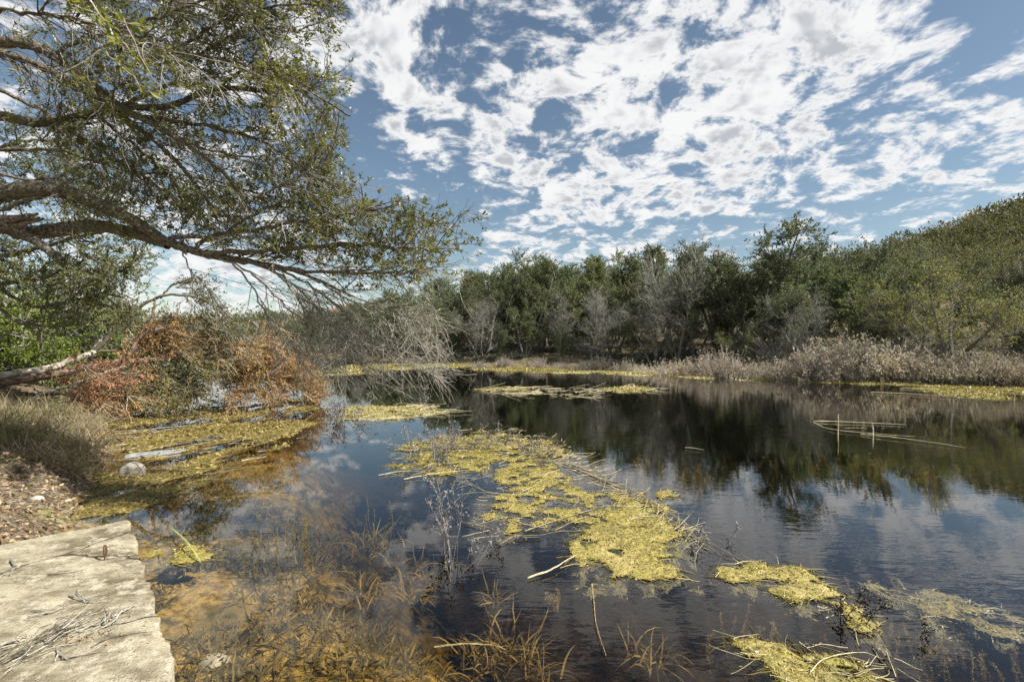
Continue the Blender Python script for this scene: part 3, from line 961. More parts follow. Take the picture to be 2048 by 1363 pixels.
pf2, df2, _, _ = spawn(f1, 1900, .2, 1.0, .6, .2, rs)
f2 = grow(pf2, df2, KS * rs.uniform(.08, .3, len(pf2)), 4, .16, 0, rs)
tw = MB()
tubes(tw, h1, taper(np.full(len(h1), .0046), 8, .4), 5)
tubes(tw, h2, taper(np.full(len(h2), .0021), 5, .5), 4)
tubes(tw, f1, taper(np.full(len(f1), .0044), 8, .4), 4)
tubes(tw, f2, taper(np.full(len(f2), .0024), 5, .5), 3)
tag(child(tw, 'bare_twigs', M['twig_grey'], oak), 'bare grey twigs sweeping down towards the water', kind='stuff')
ph3, dh3, _, _ = spawn(h2, 3600, .3, 1.0, .8, .3, rs)
far_r = rs.uniform(0, 1, len(ph3)) < np.clip((ph3[:, 2] - 1.9) * 1.1, 0.02, .8)
cm_ = MB()
leaves(cm_, ph3[far_r], dh3[far_r], rs.uniform(.02, .045, far_r.sum()), rs.uniform(.01, .019, far_r.sum()), rs, .3)
tag(child(cm_, 'leaves', M['oak_leaf'], oak), kind='stuff')
# big bright leaves on the sprays nearest the lens
mb, tw = MB(), MB()
for (a, b_, e), n in ((((60, -60, 2.0), (170, 20, 1.9), (290, 55, 1.85)), 34), (((150, -40, 1.9), (220, 60, 1.85), (270, 120, 1.8)), 26), (((200, 90, 1.9), (250, 140, 1.85), (300, 185, 1.8)), 9), (((240, 20, 2.2), (300, 150, 2.2), (350, 195, 2.2)), 7)):
    pth = trace((a, b_, e), 10, .004, rs)
    tubes(tw, pth[None], np.linspace(.004, .0015, 10)[None], 5)
    pl, dl, _, _ = spawn(pth[None], n, .2, 1, .9, .3, rs)
    leaves(mb, pl, dl, rs.uniform(.032, .06, n), rs.uniform(.016, .026, n), rs, .2)
tag(child(mb, 'near_leaves', M['oak_leaf_near'], oak), 'large bright leaves hanging closest to the lens', kind='stuff')
tag(child(tw, 'near_twigs', M['twig_grey'], oak), kind='stuff')

# ------------------------------------------------------------------ second oak, green juniper and fallen juniper on the left bank
rs = np.random.default_rng(202)
bx, by = -15.5, 12.0
oak2 = empty('oak_tree', (bx, by, float(H(bx, by))))
tag(oak2, 'smaller live oak behind the fallen juniper on the left bank', 'tree')
L2 = [([(-420, 640, 12), (-250, 560, 11.5), (-80, 520, 11), (60, 500, 10.5), (180, 470, 10), (280, 450, 9.8)], .10, .015),
      ([(-300, 600, 11.5), (-100, 580, 11), (60, 560, 10.5), (170, 545, 10.2), (260, 540, 10)], .08, .012),
      ([(-250, 540, 11.5), (-60, 440, 11), (60, 400, 10.6), (160, 380, 10.5), (230, 400, 10.3)], .08, .012),
      ([(-60, 520, 11), (60, 610, 10.8), (150, 600, 10.6), (230, 590, 10.4), (275, 600, 10.3)], .05, .01),
      ([(-250, 480, 11), (-60, 330, 10.6), (60, 280, 10.6), (150, 300, 10.5)], .07, .012),
      ([(-60, 560, 11), (30, 640, 11), (120, 650, 11), (220, 640, 11)], .05, .01)]
tmb = MB()
knobbly(spline([(bx, by, float(H(bx, by)) - .3), (bx + .1, by, 2.2), P(-420, 640, 12)], 12, .03, rs), .35, .14, tmb, 10, rs)
knobbly(spline([(bx, by, 1.9), P(-300, 600, 11.5)], 8, .03, rs), .2, .1, tmb, 8, rs)
knobbly(spline([P(-420, 640, 12), P(-250, 480, 11)], 8, .03, rs), .14, .08, tmb, 8, rs)
for p_, a, b_ in L2:
    knobbly(trace(p_, 24, .02, rs), a, b_, tmb, 7, rs)
child(tmb, 'trunk', M['oak_bark'], oak2, True)
s2 = np.stack([trace(p_, 14) for p_, _, _ in L2])
p2, d2, _, _ = spawn(s2, 190, .25, 1, .8, .25, rs)
b2 = grow(p2, d2, rs.uniform(.4, 1.1, len(p2)), 5, .15, .05, rs)
e_x, e_y = pxy(b2[:, -1])
b2 = b2[(e_x < 305) & (e_y < 690)]
p3, d3, _, _ = spawn(b2, 1900, .15, 1, .75, .25, rs)
b3 = grow(p3, d3, rs.uniform(.2, .5, len(p3)), 4, .2, .05, rs)
tw = MB()
tubes(tw, b2, taper(np.full(len(b2), .016), 6, .4), 4)
tubes(tw, b3, taper(np.full(len(b3), .006), 5, .5), 3)
tag(child(tw, 'twigs', M['twig_dark'], oak2), kind='stuff')
p5, d5, _, _ = spawn(b3, 26000, .15, 1.05, .9, .3, rs)
cm_ = MB()
leaves(cm_, p5, d5, rs.uniform(.04, .075, len(p5)), rs.uniform(.02, .035, len(p5)), rs, .3)
child(cm_, 'crown', M['oak_leaf_back'], oak2)


def bush(name, label, x, y, ht, wd, mat, seed, n=14000, L=.09, cat='tree', lean=(0, 0)):
    r_ = np.random.default_rng(seed)
    root = empty(name, (x, y, float(H(x, y))))
    tag(root, label, cat)
    k = 5
    st = np.zeros((k, 3))
    st[:, :2] = r_.normal(0, .15, (k, 2))
    st[:, 2] = -.3
    di = np.concatenate([r_.normal(0, .35, (k, 2)) + lean, np.ones((k, 1))], 1)
    stems = grow(st, di, ht * r_.uniform(.75, 1.1, k), 7, .1, 0, r_)
    tb, cb = MB(), MB()
    tubes(tb, stems, taper(np.full(k, .07), 8, .25), 6)
    a, b_, _, t = spawn(stems, 90, .08, 1, 1.1, .25, r_)
    li = grow(a, b_, wd * (1.15 - t * .8) * r_.uniform(.6, 1.1, len(a)), 5, .14, .1, r_)
    tubes(tb, li, taper(np.full(len(a), .02), 6, .3), 4)
    a, b_, _, _ = spawn(li, 700, .2, 1, .8, .25, r_)
    su = grow(a, b_, r_.uniform(.2, .55, len(a)), 4, .18, .1, r_)
    tubes(tb, su, taper(np.full(len(a), .007), 5, .5), 3)
    a, b_, _, _ = spawn(su, n, .1, 1.05, .6, .3, r_)
    leaves(cb, a + r_.normal(0, .02, a.shape), b_, L * r_.uniform(.6, 1.3, n), L * .4 * r_.uniform(.6, 1.3, n), r_, .3)
    tb.build('trunk', M['far_bark'], root)
    cb.build('crown', M[mat], root)
    return root


g = P(95, 740, 13.5)
bush('juniper_bush', 'bright green juniper bush behind the fallen trunk', g[0], g[1], 2.6, 1.5, 'juniper_bright', 301)
g = P(-60, 740, 12.5)
bush('juniper_bush', 'bright green juniper bush at the left edge, under the oak', g[0], g[1], 2.9, 1.5, 'juniper_bright', 302)
g = P(330, 700, 24)
bush('juniper_bush', 'olive juniper bush showing behind the brown fallen crown', g[0], g[1], 1.7, 1.5, 'juniper_far', 303, 9000, .13)
g = P(480, 700, 30)
bush('juniper_bush', 'dark juniper bush on the shore beyond the end of the fallen crown', g[0], g[1], 1.5, 1.8, 'juniper_far', 304, 9000, .14)
g = P(210, 690, 20)
bush('juniper_bush', 'yellowish green scrub juniper between the oak and the fallen crown', g[0], g[1], 2.0, 1.6, 'olive_leaf', 305, 9000, .1)

g = P(15, 700, 17)
bush('juniper_tree', 'tall dark juniper filling the left edge behind the second oak', g[0], g[1], 4.3, 2.0, 'juniper_far', 306, 13000, .11)
g = P(135, 700, 18)
bush('juniper_tree', 'dark juniper behind the bright green bush, middle of the left bank group', g[0], g[1], 3.7, 1.9, 'juniper_far', 307, 13000, .11)
g = P(225, 700, 19)
bush('juniper_tree', 'low dark juniper next to the arching dead branch', g[0], g[1], 2.7, 1.7, 'juniper_far', 308, 11000, .11)

# fallen juniper: pale split trunks on the bank, dead brown crown in the water
rs = np.random.default_rng(303)
fx, fy = P(-140, 760, 11.0)[:2]
fal = empty('fallen_juniper', (fx, fy, float(H(fx, fy))))
tag(fal, 'fallen juniper with a pale split trunk and rust-brown dead crown in the water', 'fallen tree')
TRK = [([(-260, 800, 10.6), (-140, 778, 11.0), (0, 752, 11.4), (95, 737, 11.8), (150, 718, 12.1), (192, 703, 12.4)], .125, .06, 'juniper_pale', 'trunk', 14),
       ([(-240, 815, 10.7), (-100, 790, 11.0), (0, 768, 11.3), (120, 746, 11.8), (220, 726, 12.3), (290, 720, 12.7), (360, 714, 13.1), (440, 703, 13.6), (520, 716, 14.1)], .115, .04, 'juniper_bark', 'trunk', 12),
       ([(190, 703, 12.4), (222, 668, 12.5), (262, 626, 12.6), (300, 601, 12.7), (335, 590, 12.8), (385, 592, 13.0), (425, 608, 13.2), (455, 640, 13.4)], .055, .02, 'twig_dark', 'branch', 8),
       ([(320, 596, 12.8), (345, 570, 12.9), (380, 562, 13.0), (420, 570, 13.1)], .03, .01, 'twig_dark', 'branch', 7),
       ([(248, 722, 12.4), (266, 696, 12.5), (288, 662, 12.6), (304, 640, 12.6), (308, 612, 12.7), (310, 596, 12.7)], .07, .02, 'juniper_bark', 'branch', 8),
       ([(282, 672, 12.6), (310, 660, 12.7), (345, 654, 12.9), (385, 654, 13.0), (412, 664, 13.1), (428, 688, 13.2), (434, 718, 13.2)], .04, .012, 'twig_dark', 'branch', 8),
       ([(40, 806, 10.6), (90, 785, 11.0), (150, 766, 11.4), (210, 744, 11.9), (250, 732, 12.2)], .028, .014, 'twig_grey', 'branch', 7),
       ([(190, 703, 12.4), (230, 700, 12.6), (262, 690, 12.7), (300, 678, 12.8)], .04, .015, 'twig_dark', 'branch', 7),
       ([(290, 580, 12.9), (300, 560, 13.0), (318, 545, 13.0)], .012, .004, 'twig_dark', 'branch', 5),
       ([(440, 703, 13.6), (480, 690, 13.8), (530, 690, 14.1), (590, 700, 14.5)], .03, .01, 'twig_dark', 'branch', 7),
       ([(400, 712, 13.4), (460, 740, 13.8), (530, 760, 14.2), (610, 772, 14.8)], .03, .01, 'twig_dark', 'branch', 7),
       ([(350, 716, 13.1), (380, 750, 13.2), (420, 780, 13.4)], .025, .01, 'twig_dark', 'branch', 7)]
for p_, a, b_, mt, nm, sd_ in TRK:
    mb = MB()
    if nm == 'trunk':
        knobbly(trace(p_, 70, .006, rs), a, b_, mb, 20, rs, 1, .1, True)
    else:
        knobbly(trace(p_, 28, .012, rs), a, b_, mb, sd_, rs)
    child(mb, nm, M[mt], fal, nm != 'trunk')
# crown: boughs thrown out of the trunks, each ending in sprays of dead needles
CL = [  # px, py, distance, spread m, clusters, kind
    (205, 770, 12.0, .45, 16, 'r'), (185, 800, 11.8, .35, 8, 'r'), (245, 790, 12.2, .4, 10, 'b'), (255, 750, 12.3, .3, 8, 'r'), (320, 675, 13.0, .42, 15, 'b'), (375, 668, 13.2, .40, 13, 'b'),
    (290, 700, 12.8, .35, 8, 'b'), (340, 720, 13.0, .45, 10, 'o'), (330, 770, 13.0, .5, 14, 'o'), (390, 780, 13.2, .5, 15, 'o'), (420, 740, 13.4, .5, 14, 'o'), (460, 700, 13.8, .5, 14, 'b'),
    (500, 730, 14.0, .5, 16, 'b'), (480, 775, 13.8, .5, 16, 'b'), (540, 690, 14.4, .5, 12, 'b'), (560, 740, 14.4, .55, 18, 'b'), (600, 765, 14.9, .5, 16, 'b'), (560, 785, 14.4, .4, 12, 'b'),
    (625, 775, 15.2, .3, 10, 'b'), (585, 710, 14.6, .4, 9, 'b'), (430, 660, 13.6, .4, 8, 'o'), (290, 805, 12.6, .3, 8, 'o'), (405, 590, 13.2, .22, 4, 'g'), (440, 620, 13.4, .28, 6, 'g'), (465, 655, 13.5, .3, 6, 'g'), (350, 640, 13.6, .25, 4, 'g'), (640, 780, 15.2, .25, 8, 'b'), (520, 700, 14.2, .4, 10, 'b'), (610, 740, 14.9, .4, 10, 'b')]
fm = {'r': MB(), 'b': MB(), 'o': MB(), 'g': MB()}
tw = MB()
for px, py, dd, sp, nc, kd in CL:
    for k in range(nc):
        c = P(px, py, dd) + rs.normal(0, sp * .62, 3)
        c[2] = max(c[2], .06)
        rootp = c + np.array([-rs.uniform(.3, .7), -.2 * rs.uniform(-1, 1), rs.uniform(-.2, .25)])
        m_ = 6
        di = norm(c - rootp) + rs.normal(0, .35, (m_, 3))
        br = grow(np.tile(rootp, (m_, 1)), di, rs.uniform(.45, .9, m_), 5, .14, -.1, rs)
        tubes(tw, br, taper(np.full(m_, .009), 6, .4), 3)
        xt = grow(np.tile(c, (3, 1)), rs.normal(0, 1, (3, 3)) + [.4, -.3, .3], rs.uniform(.2, .6, 3), 4, .15, -.1, rs)
        xt[:, :, 2] = np.maximum(xt[:, :, 2], .02)
        tubes(tw, xt[:2], taper(np.full(2, .005), 5, .4), 3)
        a, b_, _, _ = spawn(br, 150, .25, 1.05, .6, .3, rs)
        a[:, 2] = np.maximum(a[:, 2], .02)
        leaves(fm[kd], a + rs.normal(0, .03, a.shape), b_, rs.uniform(.05, .11, 150), rs.uniform(.018, .035, 150), rs, .3)
tag(child(tw, 'bare_twigs', M['twig_grey'], fal), kind='stuff')
child(fm['b'], 'crown', M['brown_needle'], fal)['label'] = 'dead brown crown'
child(fm['r'], 'crown', M['rust_needle'], fal)['label'] = 'rust-red dead sprays near the bank'
child(fm['o'], 'crown', M['olive_needle'], fal)['label'] = 'faded olive sprays in the middle'
child(fm['g'], 'crown', M['oak_leaf_back'], fal)['label'] = 'still green sprays on the arching branch'
# ------------------------------------------------------------------ concrete slab
cm, T = new_mat('old_concrete')
pos = T.n('ShaderNodeNewGeometry').outputs['Position']
st_ = T.n('ShaderNodeMapping', ins={'Vector': pos, 'Rotation': (0, 0, R(-20)), 'Scale': (1.0, 1.9, 1)}).outputs[0]
a1, a2, a3 = T.noise(st_, 2.2, 7, .68, .3), T.noise(pos, 9, 6, .7), T.noise(pos, 70, 4, .7)
c_ = T.mix(T.sm(a1, .34, .66), (0.14, 0.11, 0.064), (0.43, 0.38, 0.265))
c_ = T.mix(T.m('MULTIPLY', T.sm(a2, .48, .64), .7), c_, (0.56, 0.505, 0.375))
c_ = T.mix(T.m('MULTIPLY', T.sm(T.noise(st_, 7, 7, .75, .3), .52, .66), .8), c_, (0.125, 0.10, 0.065))
c_ = T.mix(T.m('MULTIPLY', T.sm(a3, .56, .68), .7), c_, (0.085, 0.07, 0.048))
vor = T.n('ShaderNodeTexVoronoi', feature='F1', ins={'Vector': pos, 'Scale': 55.0})
agg = T.m('MULTIPLY', T.sm(vor.outputs['Distance'], .34, .20), T.sm(T.noise(pos, 5, 3), .50, .62))
c_ = T.mix(T.m('MULTIPLY', agg, .65), c_, T.mix(vor.outputs['Color'], (0.16, 0.13, 0.09), (0.50, 0.44, 0.34)))
cv = T.n('ShaderNodeTexVoronoi', feature='DISTANCE_TO_EDGE', ins={'Vector': T.vm('ADD', pos, T.vm('SCALE', T.noise(pos, 6, 4, color=True), scale=.14)), 'Scale': .9})
crk = T.sm(cv.outputs['Distance'], .0, .010, 1.0, 0.0)
c_ = T.mix(T.m('MULTIPLY', crk, .85), c_, (0.045, 0.036, 0.024))
hgt = T.m('SUBTRACT', T.m('ADD', T.m('ADD', T.m('MULTIPLY', a3, .6), a2), T.m('MULTIPLY', agg, .5)), T.m('MULTIPLY', crk, 1.5))
bp = T.n('ShaderNodeBump', ins={'Strength': .9, 'Distance': .016, 'Height': hgt})
b = T.n('ShaderNodeBsdfPrincipled', ins={'Base Color': c_, 'Roughness': .92, 'Specular IOR Level': .15, 'Normal': bp.outputs[0]})
finish(T, b.outputs[0])
M['concrete'] = cm
n_s, n_t = 420, 120
S_, T_ = np.meshgrid(np.linspace(0, 8, n_s), 3.0 * np.linspace(0, 1, n_t) ** 1.5)
ed = np.minimum(np.minimum(S_, 8 - S_), np.minimum(T_, 3 - T_))
chip = np.clip(fbm(S_ * 14, T_ * 14 + 7, 61, 5) - .45, 0, 1) * .09 + np.clip(fbm(S_ * 5, T_ * 5, 63, 4) - .5, 0, 1) * .06
fall = np.exp(-ed / .018)
wx = SLAB_A[0] + E1[0] * S_ + E2[0] * T_
wy = SLAB_A[1] + E1[1] * S_ + E2[1] * T_
inn = np.where(T_ < .2, chip * np.exp(-T_ / .05), 0)
ins_ = np.where(S_ < .2, chip * np.exp(-S_ / .05), 0)
wx = wx + E2[0] * inn + E1[0] * ins_
wy = wy + E2[1] * inn + E1[1] * ins_
wz = SLAB_Z + (fbm(S_ * 3, T_ * 3, 65, 4) - .5) * .012 - fall * (.010 + .05 * chip)
idx = np.arange(n_s * n_t).reshape(n_t, n_s)
mb = MB()
mb.add(np.stack([wx, wy, wz], -1), np.stack([idx[:-1, :-1], idx[1:, :-1], idx[1:, 1:], idx[:-1, 1:]], -1).reshape(-1, 4))
loop = np.concatenate([idx[0, :], idx[1:, -1], idx[-1, -2::-1], idx[-2:0:-1, 0]])
top = np.stack([wx, wy, wz], -1).reshape(-1, 3)[loop]
bot = top.copy()
bot[:, 2] = -.7
k = len(loop)
ar = np.arange(k)
mb.add(np.concatenate([top, bot]), np.stack([ar, np.roll(ar, -1), np.roll(ar, -1) + k, ar + k], 1)[:, ::-1])
slab = mb.build('concrete_slab', M['concrete'], None, True)
tag(slab, 'weathered tan concrete slab jutting into the water, chipped edges', 'slab')


def simple_mat(name, col, rough=.6, metal=0.0, nz=None, spec=.4):
    m, T = new_mat(name)
    c = col
    if nz:
        c = T.mix(T.sm(T.noise(T.n('ShaderNodeTexCoord').outputs['Object'], nz[0], 5, .65), .35, .65), col, nz[1])
    else:
        c = (*col, 1)
    b = T.n('ShaderNodeBsdfPrincipled', ins={'Base Color': c, 'Roughness': rough, 'Metallic': metal, 'Specular IOR Level': spec})
    finish(T, b.outputs[0])
    return m


M['rust'] = simple_mat('rusty_iron', (0.05, 0.035, 0.028), .75, .3, (60, (0.14, 0.07, 0.04)))
M['ball_skin'] = simple_mat('ball_skin', (0.33, 0.305, 0.265), .7, 0, (6, (0.10, 0.08, 0.05)))
M['black_line'] = simple_mat('black_line', (0.012, 0.011, 0.010), .7)
M['pale_sheet'] = simple_mat('pale_sheet', (0.40, 0.41, 0.41), .5, 0, (9, (0.20, 0.20, 0.18)))
M['limestone'] = simple_mat('limestone', (0.52, 0.47, 0.38), .9, 0, (14, (0.30, 0.255, 0.19)))
M['blade_green'] = simple_mat('blade_green', (0.26, 0.30, 0.07), .6, 0, (20, (0.38, 0.38, 0.13)))

# iron loop cast into the slab, a twisted U standing up
lp_ = G(211, 1117, SLAB_Z)
th = np.linspace(0, np.pi, 14)
u_ = norm(np.array([-.62, 1.0, 0]))
pth = np.stack([lp_ + u_ * (-.034 * np.cos(t)) + np.array([-.006, 0, 0]) * math.sin(t) + np.array([0, 0, .045 + .052 * math.sin(t)]) for t in th])
pth = np.vstack([[pth[0] - [0, 0, .07]], pth, [pth[-1] - [0, 0, .07]]])
mb = MB()
tubes(mb, pth[None], np.full((1, len(pth)), .0075), 10)
tag(mb.build('mooring_loop', M['rust'], None, True), 'rusty iron loop standing up from the concrete slab', 'loop')

# ------------------------------------------------------------------ twigs and litter on the slab
rs = np.random.default_rng(404)
TW = [([(22, 1117), (29, 1124), (33, 1132)], .006, 'forked broken twig on the slab, left of the iron loop, pale at its lower end', [[(32, 1131), (24, 1141), (19, 1150)], [(20, 1120), (28, 1128), (33, 1132)]]),
      ([(4, 1151), (22, 1146), (42, 1140)], .003, 'thin dark twig on the slab beside the forked broken twig', []),
      ([(95, 1148), (125, 1146), (160, 1140), (190, 1130)], .0025, 'long hair-thin stem on the slab just below the iron loop', []),
      ([(138, 1190), (160, 1196), (180, 1203), (224, 1204)], .0045, 'wishbone-shaped twig in the middle of the slab', [[(180, 1203), (160, 1190), (154, 1180), (164, 1169)], [(146, 1192), (150, 1186), (156, 1182)]]),
      ([(196, 1190), (212, 1191), (226, 1197)], .0025, 'short curved twig beside the wishbone-shaped twig', []),
      ([(56, 1232), (84, 1226), (112, 1220), (136, 1209)], .0050, 'straight dark stick lying on the slab above the twig heap', [[(96, 1224), (78, 1220), (62, 1219)]]),
      ([(112, 1236), (150, 1229), (178, 1222)], .003, 'slender twig between the straight stick and the slab edge', []),
      ([(225, 1233), (245, 1222), (272, 1208)], .0060, 'dark stick pointing up toward the slab corner from the heap', [[(238, 1226), (233, 1236), (236, 1240)]]),
      ([(182, 1294), (210, 1278), (250, 1268), (278, 1268), (294, 1276)], .0036, 'long bowed twig curving toward the slab edge, below the heap', []),
      ([(120, 1318), (160, 1310), (200, 1303), (226, 1297)], .003, 'faint straight stem on the lower part of the slab', []),
      ([(108, 1322), (116, 1306), (112, 1296)], .0045, 'stubby upright forked twig at the lower end of the heap', [[(116, 1306), (130, 1314), (136, 1318)]]),
      ([(0, 1290), (40, 1274), (56, 1271)], .007, 'thick grey stick at the left end of the twig heap', []),
      ([(0, 1300), (30, 1290), (58, 1280)], .005, 'dark stick under the thick grey stick of the heap', []),
      ([(64, 1276), (110, 1262), (150, 1244)], .005, 'slanting stick leading up out of the twig heap', [])]
for pts, r0, lab, forks in TW:
    mb = MB()
    for q_ in [pts] + forks:
        w = spline([G(a, b_, SLAB_Z + r0 + .012 * i_ * (2 - i_) * .4 + .004) for i_, (a, b_) in enumerate(q_)], 12, r0 * .25, rs)
        w[:, 2] = np.maximum(w[:, 2], SLAB_Z + r0 * 1.2)
        tubes(mb, w[None], (np.linspace(r0, r0 * .45, 12) * (1 + rs.normal(0, .12, 12)))[None], 6)
    tag(mb.build('twig', M['twig_grey'] if r0 > .004 else M['twig_dark']), lab, 'twig', 'twigs dropped on the slab')


def litter(name, label, pts, zf, L, mat, seed, flat=.35, kind='stuff', w=.5, cat='litter', lift=.004):
    r_ = np.random.default_rng(seed)
    n = len(pts)
    z = zf(pts[:, 0], pts[:, 1]) + r_.uniform(lift, lift * 4, n)
    di = r_.normal(0, 1, (n, 3))
    di[:, 2] *= flat
    mb = MB()
    Lr = r_.uniform(*L, n)
    leaves(mb, np.column_stack([pts, z]), di, Lr, Lr * w * r_.uniform(.7, 1.3, n), r_, .25)
    return tag(mb.build(name, mat), label, cat, kind=kind)


def sticks(name, label, cen, sd_, ang, n, L, rad, mat, seed, z0):
    r_ = np.random.default_rng(seed)
    th = r_.normal(ang, .35, n)
    loc = r_.normal(0, 1, (n, 2)) * sd_
    c = cen + np.stack([loc[:, 0] * math.cos(ang) - loc[:, 1] * math.sin(ang), loc[:, 0] * math.sin(ang) + loc[:, 1] * math.cos(ang)], 1)
    st3 = np.column_stack([c, z0 + r_.uniform(.004, .03, n)])
    di = np.stack([np.cos(th), np.sin(th), r_.normal(0, .06, n)], 1)
    p_ = grow(st3, di, r_.uniform(*L, n), 4, .12, 0, r_)
    if name == 'bank_sticks':
        p_[:, :, 2] = H(p_[:, :, 0], p_[:, :, 1]) + r_.uniform(.01, .10, (n, 1)) * np.linspace(.3, 1, 5)
    p_[:, :, 2] = np.maximum(p_[:, :, 2], (z0 if name != 'bank_sticks' else 0) + .003)
    mb = MB()
    tubes(mb, p_, taper(r_.uniform(*rad, n), 5, .5), 4)
    return tag(mb.build(name, mat), label, 'litter', kind='stuff')


dirs_ = G(150, 1244, SLAB_Z) - G(64, 1290, SLAB_Z)
an_ = math.atan2(dirs_[1], dirs_[0])
sticks('twig_litter', 'heap of dead twigs on the concrete slab', G(70, 1290, SLAB_Z)[:2], np.array([.17, .055]), an_, 95, (.05, .2), (.0012, .0032), M['twig_dark'], 71, SLAB_Z)
sticks('twig_litter', 'pale twigs tangled in the heap on the slab', G(100, 1290, SLAB_Z)[:2], np.array([.14, .05]), an_, 26, (.06, .2), (.002, .004), M['twig_grey'], 72, SLAB_Z)
sticks('twig_litter', 'small knot of twigs near the slab edge', G(222, 1246, SLAB_Z)[:2], np.array([.06, .03]), an_ + .5, 36, (.04, .12), (.0015, .004), M['twig_grey'], 73, SLAB_Z)
M['litter_leaf'] = leaf_mat('litter_leaf', (0.10, 0.06, 0.03), (0.42, 0.31, 0.19), 0, .8, .15, 3)
pl_ = np.concatenate([G(150, 1275, SLAB_Z)[:2] + rs.normal(0, 1, (160, 2)) * [.16, .05], np.stack([SLAB_A + E1 * a + E2 * b_ for a, b_ in zip(rs.uniform(.2, 4, 70), rs.uniform(.05, 1.6, 70))])])
litter('leaf_litter', 'brown leaf crumbs scattered over the slab', pl_, lambda x, y: np.full(len(x), SLAB_Z), (.008, .022), M['litter_leaf'], 74)

# ------------------------------------------------------------------ the left bank: litter, grass, stones, ball
rs = np.random.default_rng(505)
cand = np.stack([rs.uniform(-12, -3.6, 60000), rs.uniform(2.5, 13, 60000)], 1)
sdc = poly_sd(cand[:, 0], cand[:, 1], POND)
near = cand[(sdc < .12) & (sdc > -5)]
near = near[rs.uniform(0, 1, len(near)) < np.clip(1.7 - np.hypot(near[:, 0] + 5, near[:, 1] - 5) / 6, .35, 1)]
litter('leaf_litter', 'dry brown oak leaves carpeting the left bank', near[:34000], H, (.03, .075), M['litter_leaf'], 75, .5, lift=.006)
M['grass_dry'] = leaf_mat('grass_dry', (0.085, 0.066, 0.04), (0.46, 0.38, 0.25), .25, .75, .15, 2.5, (0.19, 0.165, 0.085))
M['grass_green'] = leaf_mat('grass_green', (0.08, 0.095, 0.028), (0.34, 0.33, 0.14), .25, .7, .15, 1.5)


def blades(mb, cen, n, ht, spread, wd, r_, droop=-.7):
    st3 = np.column_stack([np.full(n, cen[0]), np.full(n, cen[1]), np.full(n, cen[2] - .02)])
    st3[:, :2] += r_.normal(0, spread * .35, (n, 2))
    di = np.concatenate([r_.normal(0, .55, (n, 2)), np.ones((n, 1))], 1)
    p_ = grow(st3, di, ht * r_.uniform(.5, 1.2, n), 5, .1, droop, r_)
    side = norm(np.cross(di, r_.normal(0, 1, (n, 3))))[:, None]
    w_ = wd * np.array([1, 1, .9, .7, .45, .08])[None, :, None]
    v = np.stack([p_ - side * w_, p_ + side * w_], 2)
    i_ = np.arange(n * 12).reshape(n, 6, 2)
    mb.add(v, np.stack([i_[:, :-1, 0], i_[:, :-1, 1], i_[:, 1:, 1], i_[:, 1:, 0]], -1).reshape(-1, 4))


TUS = [(30, 870, 7.3, .55, 'g', 'large drooping grass tussock at the left edge above the leaf litter'), (110, 860, 8.0, .5, 'd', 'straw-coloured tussock overhanging the shallow cove'), (150, 880, 7.8, .42, 'd', 'dry tussock at the tip of the left bank'),
       (60, 940, 6.6, .45, 'd', 'matted dead tussock just above the leaf litter'), (110, 930, 6.9, .38, 'd', 'low dead tussock spilling toward the yellow algae'), (20, 800, 8.6, .5, 'g', 'green grass tussock in front of the pale fallen trunk'), (110, 800, 9.4, .5, 'g', 'green and straw tussock beside the rust-red sprays'),
       (60, 780, 10.2, .45, 'd', 'short dry tussock touching the fallen trunk'), (165, 840, 9.0, .4, 'd', 'pale dry tussock next to the white stone'), (-20, 850, 7.0, .55, 'g', 'half hidden green tussock cut by the left picture edge'), (150, 805, 10.4, .4, 'd', 'thin dry tussock under the rust-red sprays')]
for px, py, dd, ht, kd, lab in TUS:
    x, y = (px - 1024) / F * dd, dd
    r_ = np.random.default_rng(int(px + 1000 + dd * 10))
    root = empty('grass_tussock', (x, y, float(H(x, y))))
    mb, mb2 = MB(), MB()
    blades(mb, (0, 0, 0), 170, ht * 1.2, .75, .0042, r_, -1.1)
    blades(mb, (r_.normal(0, .3), r_.normal(0, .3), 0), 90, ht * .8, .4, .0042, r_, -1.3)
    blades(mb2, (0, 0, 0), 90, ht, .6, .0042, r_, -.6)
    tag(mb.build('blades', M['grass_dry'], root), 'dead straw blades', kind='stuff')
    tag(mb2.build('blades', M['grass_green'] if kd == 'g' else M['grass_dry'], root), kind='stuff')
    tag(root, lab, 'grass', 'grass tussocks of the left bank')
mb, mb2 = MB(), MB()
cg = np.stack([rs.uniform(-26, -4.2, 9000), rs.uniform(4.2, 30, 9000)], 1)
sg = poly_sd(cg[:, 0], cg[:, 1], POND)
cg = cg[(sg < -.15) & (sg > -9)]
cg = cg[(vnoise(cg[:, 0] * .9, cg[:, 1] * .9, 77) > .32) & (np.hypot(cg[:, 0] + 5, cg[:, 1] - 5) > 1.4)][:300]
for k, (x, y) in enumerate(cg):
    hb_ = rs.uniform(.10, .42) * (1.3 if rs.uniform() < .2 else .8)
    blades(mb2 if k % 3 == 0 else mb, (x, y, float(H(x, y))), 16, hb_, rs.uniform(.15, .6), .005, rs, rs.uniform(-1.6, -.4))
tag(mb.build('bank_grass', M['grass_dry']), 'dry straw grass over the left bank', 'grass', kind='stuff')
tag(mb2.build('bank_grass', M['grass_green']), 'thin green grass mixed into the left bank', 'grass', kind='stuff')
sticks('bank_sticks', 'dead sticks lying about the left bank', np.array([-8.3, 8.4]), np.array([1.6, 1.3]), .6, 130, (.2, .9), (.003, .009), M['twig_grey'], 84, .35)
sticks('bank_sticks', 'small dead twigs on the litter by the slab', np.array([-5.7, 5.3]), np.array([.6, .7]), .4, 110, (.08, .3), (.0015, .004), M['twig_grey'], 85, .12)
